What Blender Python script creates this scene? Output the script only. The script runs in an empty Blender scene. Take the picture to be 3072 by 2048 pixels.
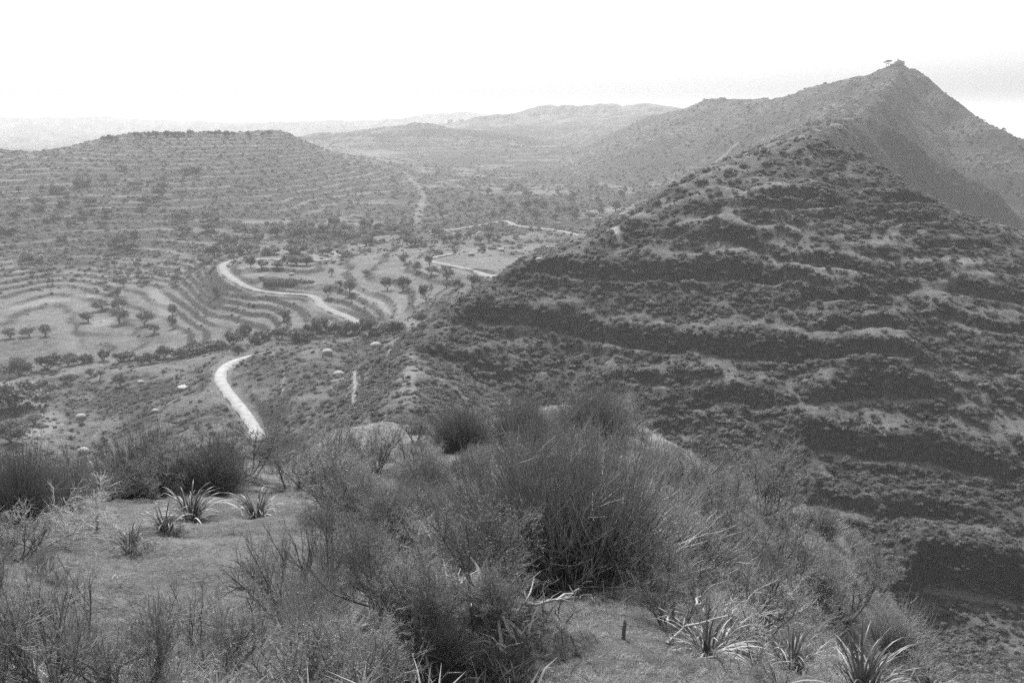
import bpy, math, random
import numpy as np
from mathutils import Vector, Matrix, Euler

# ------------------------------------------------------------------ camera, sky, sun, exposure
SC = bpy.context.scene
FPX, CX, CY = 3294.0, 1536.0, 1024.0            # focal length in photograph pixels, picture centre
PITCH = math.atan((CY - 340.0) / FPX)
cam = bpy.data.cameras.new('camera'); cam.sensor_width = 36.0; cam.lens = 36.0 * FPX / 3072.0
cam.clip_start = 0.05; cam.clip_end = 60000.0
cam_o = bpy.data.objects.new('camera', cam); SC.collection.objects.link(cam_o)
cam_o.location = (0, 0, 0); cam_o.rotation_euler = (math.pi / 2 - PITCH, 0, 0)
SC.camera = cam_o

SUN_EL, SUN_AZ = math.radians(47), math.radians(-12)
world = bpy.data.worlds.new('World'); SC.world = world; world.use_nodes = True
wn = world.node_tree.nodes; wl = world.node_tree.links
sky = wn.new('ShaderNodeTexSky'); sky.sky_type = 'NISHITA'; sky.sun_disc = False
sky.sun_elevation = SUN_EL; sky.sun_rotation = SUN_AZ; sky.dust_density = 4.0; sky.air_density = 1.2
bw = wn.new('ShaderNodeRGBToBW')
wl.new(sky.outputs[0], bw.inputs[0]); wl.new(bw.outputs[0], wn['Background'].inputs['Color'])
wn['Background'].inputs['Strength'].default_value = 0.15
sun = bpy.data.lights.new('sun', 'SUN'); sun.energy = 3.6; sun.angle = math.radians(0.6); sun.color = (1, 1, 1)
sun_o = bpy.data.objects.new('sun', sun); SC.collection.objects.link(sun_o)
SDIR = Vector((math.sin(SUN_AZ) * math.cos(SUN_EL), math.cos(SUN_AZ) * math.cos(SUN_EL), math.sin(SUN_EL)))
sun_o.rotation_euler = SDIR.to_track_quat('Z', 'Y').to_euler(); sun_o.location = (0, 0, 60)
SC.view_settings.view_transform = 'Standard'; SC.view_settings.look = 'None'
SC.view_settings.gamma = 1.0; SC.view_settings.use_curve_mapping = False
SC.view_settings.exposure = 0.78
SC.cycles.use_denoising = False
SC.cycles.max_bounces = 5; SC.cycles.diffuse_bounces = 3; SC.cycles.glossy_bounces = 2
SC.cycles.volume_bounces = 1; SC.cycles.transparent_max_bounces = 4; SC.cycles.transmission_bounces = 3
HAZE_DENSITY = 0.000225

# ------------------------------------------------------------------ helpers: objects and materials
C = SC.collection
rng = np.random.default_rng(7)
random.seed(7)
def tag(o, label=None, cat=None, group=None, kind=None):
    if label: o['label'] = label
    if cat: o['category'] = cat
    if group: o['group'] = group
    if kind: o['kind'] = kind
    return o
def mesh_np(name, v, faces, mat=None, smooth=False):
    """faces: int array (n,3) or (n,4)"""
    me = bpy.data.meshes.new(name)
    v = np.asarray(v, dtype=np.float32); f = np.asarray(faces, dtype=np.int32); k = f.shape[1]
    me.vertices.add(len(v)); me.vertices.foreach_set('co', v.ravel())
    me.loops.add(f.size); me.loops.foreach_set('vertex_index', f.ravel())
    me.polygons.add(len(f)); me.polygons.foreach_set('loop_start', np.arange(0, f.size, k, dtype=np.int32))
    if smooth: me.polygons.foreach_set('use_smooth', np.ones(len(f), dtype=bool))
    me.update(calc_edges=True)
    if mat: me.materials.append(mat)
    return me
def obj(name, me, parent=None, loc=None, rot=None, scale=None):
    o = bpy.data.objects.new(name, me); C.objects.link(o)
    if parent is not None: o.parent = parent
    if loc is not None: o.location = loc
    if rot is not None: o.rotation_euler = rot
    if scale is not None: o.scale = scale if hasattr(scale, '__len__') else (scale,) * 3
    return o
def grey(v): return (v, v, v, 1.0)
def mat_basic(name, lo, hi, scale=3.0, rough=0.85, detail=5, bump=0.0, vary=0.0, spec=0.2, transl=0.0, coord='Object'):
    """grey procedural material: noise between two albedos, optional per-object variation, bump, leaf translucency"""
    m = bpy.data.materials.new(name); m.use_nodes = True
    n = m.node_tree.nodes; l = m.node_tree.links; b = n['Principled BSDF']
    tc = n.new('ShaderNodeTexCoord'); nz = n.new('ShaderNodeTexNoise')
    nz.inputs['Scale'].default_value = scale; nz.inputs['Detail'].default_value = detail; nz.inputs['Roughness'].default_value = 0.65
    l.new(tc.outputs[coord], nz.inputs['Vector'])
    r = n.new('ShaderNodeMapRange'); r.inputs['From Min'].default_value = 0.3; r.inputs['From Max'].default_value = 0.7
    r.inputs['To Min'].default_value = lo; r.inputs['To Max'].default_value = hi
    l.new(nz.outputs['Fac'], r.inputs['Value'])
    out = r.outputs[0]
    if vary > 0:
        oi = n.new('ShaderNodeObjectInfo'); mr = n.new('ShaderNodeMapRange')
        mr.inputs['To Min'].default_value = 1 - vary; mr.inputs['To Max'].default_value = 1 + vary
        l.new(oi.outputs['Random'], mr.inputs['Value'])
        mu = n.new('ShaderNodeMath'); mu.operation = 'MULTIPLY'
        l.new(out, mu.inputs[0]); l.new(mr.outputs[0], mu.inputs[1]); out = mu.outputs[0]
    l.new(out, b.inputs['Base Color'])
    b.inputs['Roughness'].default_value = rough
    b.inputs['Specular IOR Level'].default_value = spec
    if bump > 0:
        bp = n.new('ShaderNodeBump'); bp.inputs['Strength'].default_value = bump; bp.inputs['Distance'].default_value = 0.05
        l.new(nz.outputs['Fac'], bp.inputs['Height']); l.new(bp.outputs[0], b.inputs['Normal'])
    if transl > 0:
        tr = n.new('ShaderNodeBsdfTranslucent'); mx = n.new('ShaderNodeMixShader'); mx.inputs[0].default_value = transl
        l.new(out, tr.inputs['Color']); l.new(b.outputs[0], mx.inputs[1]); l.new(tr.outputs[0], mx.inputs[2])
        l.new(mx.outputs[0], n['Material Output'].inputs['Surface'])
    return m

# ------------------------------------------------------------------ terrain: heights
def px2uv(px, py):
    """pixel of the photograph -> (X/Y, Z/Y) direction from the eye"""
    xc = (np.asarray(px, float) - CX) / FPX; yc = (CY - np.asarray(py, float)) / FPX
    den = math.cos(PITCH) + yc * math.sin(PITCH)
    return xc / den, (-math.sin(PITCH) + yc * math.cos(PITCH)) / den
def P3(px, py, d):
    u, v = px2uv(px, py); return (float(u) * d, d, float(v) * d)
def vnoise(x, y, seed=0):
    xi = np.floor(x).astype(np.int64); yi = np.floor(y).astype(np.int64)
    fx = x - xi; fy = y - yi; fx = fx * fx * fx * (fx * (fx * 6 - 15) + 10); fy = fy * fy * fy * (fy * (fy * 6 - 15) + 10)
    def h(a, b):
        k = (a * 374761393 + b * 668265263 + seed * 1446653) & 0xffffffff
        k = ((k ^ (k >> 13)) * 1274126177) & 0xffffffff
        k = ((k ^ (k >> 16)) * 2246822519) & 0xffffffff
        return ((k ^ (k >> 15)) & 0xffff) / 32767.5 - 1.0
    a = h(xi, yi); b = h(xi + 1, yi); c = h(xi, yi + 1); d = h(xi + 1, yi + 1)
    return (a * (1 - fx) + b * fx) * (1 - fy) + (c * (1 - fx) + d * fx) * fy
def fbm(x, y, seed=0, octv=4, gain=0.5):
    s = 0; a = 1.0
    for i in range(octv):
        s = s + a * vnoise(x * 2 ** i, y * 2 ** i, seed + 17 * i); a *= gain
    return s
def sstep(a, b, x):
    t = np.clip((x - a) / (b - a), 0, 1); return t * t * (3 - 2 * t)

OFF = 8.0     # the grid fans out from a point 8 m behind the eye
# points of the ground read off the photograph: pixel x, pixel y, distance
VIS = [
 # near spur, left shelf of turf, mound, right patch
 (200,2048,8.5),(700,2048,8.2),(1150,2048,7.4),(1800,2000,7.7),(1800,1800,11),(1700,1750,13.2),(2100,2040,7.5),(2100,1900,9.5),
 (2400,2010,8.3),(2600,2048,8.2),(300,1900,11.2),(400,1700,16),(770,1550,21),(900,1480,25),(400,1640,18),(20,1660,17),(700,1700,15.5),
 (700,1900,10.8),(1000,1800,12),(1300,1800,11.5),(1000,1600,18),(1000,1500,23),(1000,1400,32),(1180,1270,54),(1000,1290,50),(1400,1400,31),(1450,1300,43),
 (1400,1600,17),(1650,1230,57),(1850,1260,52),(1960,1310,43),(2100,1390,37),(2250,1490,32),(2000,1600,18),(2300,1700,20),(2440,1530,60),(2600,1700,46),(2740,1880,32),
 (300,1450,30),(0,1480,29),(600,1420,31),(850,1400,34),(1230,1330,44),
 # valley on the left, lower slopes
 (250,1350,270),(240,1250,292),(0,1300,275),(-150,1300,280),(665,1120,300),(772,1290,256),(800,1058,314),(600,1300,252),(420,1150,315),(100,1170,320),
 (983,1053,305),(1130,1034,303),(1016,1121,288),(900,1180,262),(1080,1200,240),(870,1100,292),
 (0,1090,362),(300,1070,368),(560,1045,370),(800,1010,370),(1000,985,366),(1200,960,348),(-200,1090,362),
 (450,960,425),(250,1000,405),(100,960,440),(-100,930,450),(150,910,475),(250,890,485),(560,900,452),(700,950,412),(800,930,412),
 (688,830,450),(760,850,440),(830,878,428),(952,895,412),(1078,968,372),(1100,850,420),(1250,870,400),(1280,800,450),(1417,760,492),(1560,777,480),
 (900,800,470),(1000,750,545),(300,840,512),(0,830,512),(-200,830,510),(700,760,545),(500,780,545),
 (1250,690,625),(1500,690,625),(1750,700,590),(1300,600,800),(1700,620,765),(1500,520,1150),(1900,500,1200),(2100,470,1100),
 (1540,440,1900),(1900,435,1850),(1250,470,1500),(2000,560,850),
 # hill of terraces on the left
 (300,700,612),(300,600,700),(300,500,805),(450,405,950),(613,398,960),(372,409,945),(750,402,985),(850,389,1010),(280,443,920),(700,600,720),(700,500,830),
 (500,700,615),(500,600,705),(500,500,810),(1000,480,985),(1000,600,800),(1100,560,885),(1050,490,1000),(50,600,682),(50,700,600),(0,457,880),(165,460,900),(900,500,880),(900,600,760),(-200,455,850),(-200,600,680),
 # ravine under the right hill
 (2850,1785,200),(2950,2000,150),(3072,1830,190),(2800,2048,140),
]
HID = [ # px, distance, height: ground hidden from the eye
 (300,45,-19),(300,80,-34),(300,140,-58),(300,200,-74),(-200,40,-17),(-200,90,-40),(-200,180,-74),(700,48,-18),(700,90,-36),(700,150,-58),(700,205,-70),
 (1000,90,-31),(1000,140,-48),(1220,90,-27),(1220,130,-39),(1225,180,-48),(1240,235,-52),(1000,200,-60),
 (1500,80,-26),(1500,120,-48),(1500,160,-66),(1500,200,-72),(1800,80,-27),(1800,120,-52),(1800,170,-80),(2000,60,-23),(2100,90,-40),(2100,130,-62),(2100,180,-85),(2400,90,-38),(2400,130,-62),(2500,190,-90),
 (2900,14,-9.5),(3000,30,-18.5),(3000,60,-36),(3000,100,-57),(3300,15,-9),(3300,40,-26),(3300,100,-60),(3300,190,-95),(3600,300,-95),(2700,300,-80),
 (1600,300,-70),(2000,300,-78),(2000,400,-66),(1850,560,-65),(2400,420,-55),(2400,600,-48),(2600,450,-52),(2600,560,-55),(3000,400,-66),(3000,520,-75),(3400,600,-75),(2200,800,-42),(2600,1300,-30),(3200,1200,-70),
 (300,1150,-30),(600,1200,-32),(850,1250,-40),(100,1150,-48),(300,1500,-62),(600,1500,-62),(900,1500,-60),(0,2200,-72),(500,2200,-72),(900,2400,-66),(1200,2400,-62),(1700,2300,-55),
 (-400,4000,-74),(300,4000,-74),(1000,4500,-70),(2000,4500,-60),(3300,2600,-130),(3400,4500,-190),(-400,9000,-70),(500,9000,-66),(1500,9000,-66),(3300,9000,-340),(2700,9000,-200),(500,13000,-60),(2000,13000,-70),(2900,13000,-420),
]
XYZ = [(0,0,-1.65),(2.5,0,-1.75),(-2.5,0,-1.75),(0,-5,-1.5),(6,-5,-2.6),(-6,-5,-2.2),(9,2,-6),(-9,3,-4.4),(0,2.5,-2.15),(0.3,5,-3.6),(2.5,5,-3.1),(-3,5,-3.3),(6,6,-5.0),(-20,10,-7.5),(16,8,-12),(-30,30,-14),(-14,-6,-3.5),(14,-6,-7)]
cp = []
for (px, py, d) in VIS: cp.append(P3(px, py, d))
for (px, d, z) in HID: cp.append(((px - CX) / FPX * d * 1.0, d, z))
cp = np.array(cp + XYZ)
cu = cp[:, 0] / (cp[:, 1] + OFF); cl = np.log(cp[:, 1] + OFF); cw = cp[:, 2] / (cp[:, 1] + OFF)
AU = 5.0
def rbf_fit():
    p = np.stack([cu * AU, cl], 1); n = len(p)
    r = np.sqrt(((p[:, None] - p[None]) ** 2).sum(-1)) ** 1.3
    A = np.zeros((n + 3, n + 3)); A[:n, :n] = r + np.eye(n) * -0.004; A[:n, n] = 1; A[:n, n + 1:] = p; A[n:, :n] = A[:n, n:].T
    return p, np.linalg.solve(A, np.concatenate([cw, [0, 0, 0]]))
RP, RW = rbf_fit()
gu = np.linspace(-0.92, 0.92, 231); gl = np.arange(0.55, 9.75, 0.02)
GU, GL = np.meshgrid(gu * AU, gl, indexing='ij')
zc = np.full(GU.shape, RW[-3]) + RW[-2] * GU + RW[-1] * GL
for i in range(len(RP)):
    zc += RW[i] * ((GU - RP[i, 0]) ** 2 + (GL - RP[i, 1]) ** 2) ** 0.65
def bsp(coarse, fine):
    """cubic B-spline sampling matrix"""
    h = coarse[1] - coarse[0]; t = (fine - coarse[0]) / h; i = np.clip(np.floor(t).astype(int), 1, len(coarse) - 3); f = t - i
    w = np.stack([(1 - f) ** 3, 3 * f ** 3 - 6 * f ** 2 + 4, -3 * f ** 3 + 3 * f ** 2 + 3 * f + 1, f ** 3], 1) / 6
    M = np.zeros((len(fine), len(coarse))); r = np.arange(len(fine))
    for k in range(4): M[r, i + k - 1] += w[:, k]
    return M
fu = np.concatenate([np.arange(-0.86, -0.5, 0.012), np.arange(-0.5, 0.5, 0.0018), np.arange(0.5, 0.865, 0.012)])
def lseg(y0, y1, st):
    a, b = math.log(y0 + OFF), math.log(y1 + OFF); return np.linspace(a, b, int((b - a) / st), endpoint=False)
fl = np.concatenate([lseg(-6, 5.5, .03), lseg(5.5, 90, .0085), lseg(90, 130, .006), lseg(130, 560, .0032), lseg(560, 1250, .0036), lseg(1250, 3000, .008), lseg(3000, 12500, .03)])
Wd = bsp(gu, fu) @ zc @ bsp(gl, fl).T
YY = np.broadcast_to(np.exp(fl)[None, :], Wd.shape) - OFF
XX = fu[:, None] * (YY + OFF)
BASE = Wd * (YY + OFF)
NU, NL = BASE.shape

def crom(pts, k=3):
    p = np.array(pts, float); q = np.vstack([2 * p[0] - p[1], p, 2 * p[-1] - p[-2]]); out = []
    for i in range(1, len(q) - 2):
        for t in np.arange(k) / k:
            out.append(0.5 * (2 * q[i] + (q[i + 1] - q[i - 1]) * t + (2 * q[i - 1] - 5 * q[i] + 4 * q[i + 1] - q[i + 2]) * t * t + (3 * q[i] - q[i - 1] - 3 * q[i + 1] + q[i + 2]) * t ** 3))
    return np.array(out + [p[-1]])
WAMP = np.minimum(0.03 * (YY + OFF), 9)
XW = (XX + WAMP * 0.6 * fbm(XX / 42, YY / 42, 3, 3)).astype(np.float32)
YW = (YY + WAMP * 0.6 * fbm(XX / 42 + 90, YY / 42, 5, 3)).astype(np.float32)
def ridge(pts, sf, sb, rr, warp=True, k=3, cap=None):
    """crest line; sf/sb = slope on the right/left of its direction; returns height field"""
    pts = crom(pts, k).astype(np.float32)
    X_, Y_ = (XW, YW) if warp else (XX.astype(np.float32), YY.astype(np.float32))
    best = np.full(XX.shape, -1e9, np.float32)
    for a, b in zip(pts[:-1], pts[1:]):
        dx, dy = b[0] - a[0], b[1] - a[1]; L2 = dx * dx + dy * dy
        ax = X_ - a[0]; ay = Y_ - a[1]
        t = np.clip((ax * dx + ay * dy) / L2, 0, 1)
        qx = ax - t * dx; qy = ay - t * dy; d2 = qx * qx + qy * qy
        w = sstep(-1, 1, (dx * ay - dy * ax) / (math.sqrt(L2) * (np.sqrt(d2) + 4)))
        sl = sf + (sb - sf) * w
        if cap: sl = sl + np.maximum(cap - sl, 0) * sstep(0.05, 0.75, np.maximum((ax * dx + ay * dy) / L2 - 1, 0) * math.sqrt(L2) / (np.sqrt(d2) + 0.1))
        best = np.maximum(best, a[2] + t * (b[2] - a[2]) - sl * (np.sqrt(d2 + rr * rr) - rr))
    return best
def smax(a, b, k):
    m = np.maximum(a, b); return m + k * np.log1p(np.exp(-np.abs(a - b) / k))
def PL(lst): return [P3(*q) for q in lst]
Z = BASE.copy()
R1 = [(-17.5,175,-49.5),(-21,225,-54.0)] + PL([(1255,1070,256),(1350,965,268),(1490,870,282),(1660,782,294),(1860,678,306),(2060,552,318),(2210,472,330),(2380,425,340),(2480,450,342),(2570,480,341),(2700,545,336),(2800,600,330),(2880,690,318),(2960,745,308),(3072,850,295),(3300,1080,270)])
R4 = PL([(2560,485,338),(2720,720,308),(2800,900,284),(2880,1100,258),(3000,1350,233)])
R5 = PL([(2380,428,340),(2420,408,450),(2470,380,560),(2530,342,720),(2610,285,860),(2690,197,1000)])
PK = PL([(1965,345,1500),(2037,334,1350),(2113,305,1280),(2154,298,1240),(2272,293,1170),(2410,275,1110),(2465,248,1070),(2589,219,1030),(2625,214,1015),(2668,195,1004),(2713,189,1000),(2744,203,990),(2771,241,970),(2802,276,950),(2830,307,930),(2864,334,915),(2961,382,880),(3072,427,850),(3400,560,790)])
S3 = PL([(2690,215,960),(2640,285,840),(2605,332,730),(2680,380,705),(2760,440,695),(2900,540,685),(3000,615,678),(3200,780,665)])
F1 = PL([(1380,362,2800),(1440,352,2700),(1500,348,2650),(1569,338,2600),(1651,322,2600),(1706,321,2580),(1810,314,2560),(1832,326,2560),(1905,316,2500),(1938,309,2480),(1975,340,2450),(2100,360,2400)])
MH = PL([(915,404,1650),(1050,391,1700),(1120,383,1720),(1201,373,1700),(1253,364,1700),(1301,371,1720),(1380,384,1750),(1500,415,1800)])
F2 = PL([(-400,352,5200),(0,351,5200),(200,349,5200),(500,353,5200),(800,366,5000),(900,366,4600),(960,358,4400),(1020,360,4300),(1100,370,4300),(1300,347,4600),(1420,341,4600),(1600,352,4700)])
WR = np.zeros(Z.shape)
RA = R1[:10]; RB = R1[9:]
face = smax(ridge(RA, 0.47, 1.0, 9), ridge(RB, 0.5, 0.9, 6), 2.0)
face = smax(face, ridge(R4, 0.62, 0.62, 6), 2.5)
WR = sstep(-4, 4, face - BASE) * (YY < 420)                        # where the near right hill rules
Z = smax(Z, face, 3.0)
Z = smax(Z, ridge(R5, 1.25, 0.5, 6), 2.0)
Z = smax(Z, ridge(PK[:11], 0.45, 0.8, 3, cap=1.1), 2.0)
Z = smax(Z, ridge(PK[11:], 0.55, 0.8, 3), 1.0)
Z = smax(Z, ridge(S3, 1.35, 1.3, 3), 3.0)
for q, sf in ((F1, 0.13), (MH, 0.14), (F2, 0.05)): Z = smax(Z, ridge(q, sf, 0.3, 30), 5.0)
fard = sstep(1350, 1900, YY)
Z = Z + fard * (7 * fbm(XX / 170, YY / 170, 81, 5, 0.6) - 6 + 5 * np.abs(vnoise(XX / 70, YY / 90, 83)))
pkr = sstep(700, 850, YY) * sstep(0.12, 0.2, XX / np.maximum(YY, 1)) * (1 - fard)
Z = Z + pkr * 3.0 * fbm(XX / 38, YY / 60, 85, 4)
ZB = Z.copy()

def interp(F, x, y):
    x = np.asarray(x, float); y = np.asarray(y, float)
    l = np.log(np.maximum(y + OFF, 1.95)); u = x / (np.exp(l))
    i = np.clip(np.searchsorted(fu, u) - 1, 0, NU - 2); j = np.clip(np.searchsorted(fl, l) - 1, 0, NL - 2)
    a = np.clip((u - fu[i]) / (fu[i + 1] - fu[i]), 0, 1); b = np.clip((l - fl[j]) / (fl[j + 1] - fl[j]), 0, 1)
    return (F[i, j] * (1 - a) + F[i + 1, j] * a) * (1 - b) + (F[i, j + 1] * (1 - a) + F[i + 1, j + 1] * a) * b
YS = np.exp(np.linspace(math.log(4.0), math.log(9000), 3200))
def cast(px, py, F, dmin=0.0, dmax=1e9):
    """where the line of sight through a pixel meets the ground"""
    u, v = px2uv(px, py); ys = YS[(YS >= dmin) & (YS <= dmax)]
    z = interp(F, u * ys, ys); k = np.argmax(z >= v * ys)
    if z[k] < v * ys[k]: return None
    if k == 0: y = ys[0]
    else:
        a = z[k - 1] - v * ys[k - 1]; b = z[k] - v * ys[k]; y = ys[k - 1] + (ys[k] - ys[k - 1]) * (-a / (b - a + 1e-9))
    return np.array([float(u) * y, y, float(interp(F, u * y, y))])

# ------------------------------------------------------------------ roads and paths (laid on the smooth ground first)
def track(pxs, F=None, dmin=100, dmax=3000, n=6):
    F = ZB if F is None else F
    w = [cast(px, py, F, dmin, dmax) for px, py in pxs]; w = np.array([q for q in w if q is not None])
    return crom(w, n)
ROADS = [  # name, label, points, half width
 ('road', track([(802,1057),(780,1061),(750,1068),(712,1080),(684,1093),(666,1112),(662,1135),(676,1165),(697,1192),(722,1222),(745,1255),(765,1285),(785,1320)], dmin=180, dmax=420), 1.65),
 ('road', track([(990,778),(940,782),(880,779),(807,777),(740,777),(700,781),(676,790),(668,803),(680,822),(706,842),(735,858),(765,869),(800,875),(850,880),(900,883),(935,888),(953,900),(968,918),(1000,934),(1040,950),(1085,971)], dmin=300, dmax=620), 1.9),
 ('road', track([(1358,761),(1320,768),(1285,777),(1304,786),(1350,796),(1404,807),(1453,822),(1492,838)], dmin=340, dmax=620), 1.7),
 ('road', track([(1287,694),(1340,690),(1400,682),(1460,672),(1515,663),(1545,675),(1600,682),(1672,691),(1755,708)], dmin=480, dmax=900), 1.7),
]
PATHS = [  # bare earth paths: half width, strength
 (track([(1232,1035),(1226,1070),(1236,1100),(1228,1140),(1222,1190)], dmin=150, dmax=330), 1.3, 0.4),
 (track([(1060,1110),(1066,1150),(1062,1190),(1055,1230)], dmin=150, dmax=330), 0.7, 0.9),
 (track([(855,1110),(850,1150),(846,1180)], dmin=150, dmax=330), 0.5, 0.7),
 (track([(1030,1190),(1080,1150),(1110,1115),(1160,1060),(1200,1010)], dmin=150, dmax=340), 0.5, 0.7),
 (track([(1208,512),(1230,535),(1255,563),(1268,590),(1262,620),(1254,650),(1252,680)], dmin=500, dmax=1400), 2.6, 0.4),
 (track([(2215,425),(2195,440),(2165,468),(2140,492)], dmin=330, dmax=1200), 2.2, 0.5),
 (track([(1835,690),(1850,705),(1856,722)], dmin=270, dmax=800), 1.2, 0.9),
 (track([(0,1150),(60,1180),(110,1220),(150,1260),(110,1300)], dmin=180, dmax=420), 4.0, 0.6),
 (track([(2130,745),(2230,755),(2330,790),(2430,815),(2520,830)], dmin=240, dmax=420), 1.3, 0.5),
 (track([(2780,930),(2800,890),(2860,850),(2900,780)], dmin=220, dmax=420), 1.2, 0.35),
 (track([(945,772),(1010,755),(1082,735)], dmin=400, dmax=900), 6.0, 0.45),
 (track([(1760,634),(1850,629),(1930,622)], dmin=400, dmax=1100), 7.0, 0.45),
 (track([(-20,925),(60,915),(150,900),(270,888)], dmin=350, dmax=620), 5.0, 0.4),
 (track([(285,968),(330,955),(300,975)], dmin=330, dmax=620), 3.0, 0.45),
 (track([(465,870),(480,900),(500,925),(490,950)], dmin=330, dmax=620), 3.5, 0.4),
 (track([(1060,862),(1120,893),(1180,930),(1240,975)], dmin=300, dmax=620), 2.6, 0.4),
 (track([(1895,1285),(1930,1305),(1975,1320),(2000,1335)], dmin=30, dmax=80), 0.7, 0.9),
]
def dist_to(poly, zs=None):
    best = np.full(XX.shape, 1e9); zz = np.zeros(XX.shape); yy = np.zeros(XX.shape)
    x0, y0 = poly[:, 0].min() - 40, poly[:, 1].min() - 40; x1, y1 = poly[:, 0].max() + 40, poly[:, 1].max() + 40
    m = (XX > x0) & (XX < x1) & (YY > y0) & (YY < y1)
    X_, Y_ = XX[m], YY[m]; b_ = np.full(X_.shape, 1e9); z_ = np.zeros(X_.shape); y_ = np.zeros(X_.shape)
    for a, b in zip(poly[:-1], poly[1:]):
        dx, dy = b[0] - a[0], b[1] - a[1]; L2 = dx * dx + dy * dy + 1e-9
        t = np.clip(((X_ - a[0]) * dx + (Y_ - a[1]) * dy) / L2, 0, 1)
        d = np.hypot(X_ - a[0] - t * dx, Y_ - a[1] - t * dy); k = d < b_
        b_ = np.where(k, d, b_); z_ = np.where(k, a[2] + t * (b[2] - a[2]), z_); y_ = np.where(k, a[1] + t * dy, y_)
    best[m] = b_; zz[m] = z_; yy[m] = y_
    return (best, zz, yy) if zs else (best, zz)

# ------------------------------------------------------------------ terraces, relief
def terr(z, step, flat=0.68, phase=0.0):
    t = z / step + phase; i = np.floor(t); f = t - i
    g = np.where(f < flat, 0.12 * f / flat, 0.12 + 0.88 * sstep(flat, 1.0, f))
    return (i + g - phase) * step, np.where(f < flat, 1.0, 0.0) * sstep(0.0, 0.1, f)
U = XX / np.maximum(YY, 1.0)
LIP = np.zeros(Z.shape)
n_big = fbm(XX / 60, YY / 60, 11, 4); n_mid = fbm(XX / 14, YY / 14, 12, 4); n_sml = fbm(XX / 3.2, YY / 3.2, 13, 3)
far_relief = sstep(90, 200, YY)
Z = Z + far_relief * (n_mid * 0.55 + n_big * 0.6) * (1 - 0.8 * sstep(330, 360, YY) * (1 - sstep(520, 560, YY)) * (1 - WR))
def terr3(z, step, flat=0.25, phase=0.0):
    t = z / step + phase; i = np.floor(t); f = t - i
    g = np.where(f < flat, 0.06 * f / flat, np.where(f < flat + 0.28, 0.06 + 0.52 * (f - flat) / 0.28, 0.58 + 0.42 * (f - flat - 0.28) / (0.72 - flat)))
    return (i + g - phase) * step, np.where(f < flat, 1.0, 0.0)
def apply_terr(mask, step, flat, warp, phase=0.0, strength=1.0, seed=31, terr=terr):
    global Z, LIP
    z2, lip = terr(Z + warp * fbm(XX / 35, YY / 35, seed, 3), step, flat, phase)
    z2 = z2 - warp * fbm(XX / 35, YY / 35, seed, 3)
    k = mask * strength
    LIP = np.maximum(LIP, lip * (k > 0.35) * k); Z = Z + (z2 - Z) * k
valley = sstep(345, 372, YY) * (1 - sstep(520, 570, YY)) * (1 - sstep(0.02, 0.10, U)) * (1 - WR)
lb = 1 - sstep(-0.29, -0.25, U)
apply_terr(valley * (1 - lb), 1.55, 0.68, 0.4, 0.3, 0.95, 41)
apply_terr(valley * lb, 1.25, 0.62, 0.5, 0.1, 0.75 + 0.2 * sstep(-0.3, 0.3, fbm(XX / 40, YY / 40, 48, 2)), 47)
Z = Z + valley * n_sml * 0.10
lhill = sstep(520, 570, YY) * (1 - sstep(1050, 1150, YY)) * (1 - sstep(-0.13, -0.06, U))
apply_terr(lhill, 2.6, 0.28, 0.45, 0.0, 0.97 * (0.65 + 0.35 * sstep(-0.35, 0.15, fbm(XX / 90, YY / 55, 8, 2))), 42, terr3)
mid = sstep(570, 640, YY) * (1 - sstep(2100, 2300, YY)) * sstep(-0.13, -0.06, U) * (1 - WR)
apply_terr(mid, 3.0, 0.4, 1.0, 0.0, 0.85 * sstep(-0.4, 0.2, fbm(XX / 120, YY / 70, 9, 2)), 43, terr3)
fcm = WR * sstep(190, 215, YY) * (YY < 430)
fcm0 = fcm
upr = fcm * sstep(0.27, 0.30, U) * sstep(-44, -38, ZB)                     # narrow terraces high on the right
apply_terr(np.clip(fcm - upr, 0, 1), 6.2, 0.25, 3.4, 0.1, 0.45 * (0.1 + 0.9 * sstep(-0.2, 0.4, fbm(XX / 26, YY / 26, 19, 2))), 44)
apply_terr(upr, 3.6, 0.4, 1.0, 0.0, 0.5, 45)
LIP = LIP * (1 - 0.5 * fcm)
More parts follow.
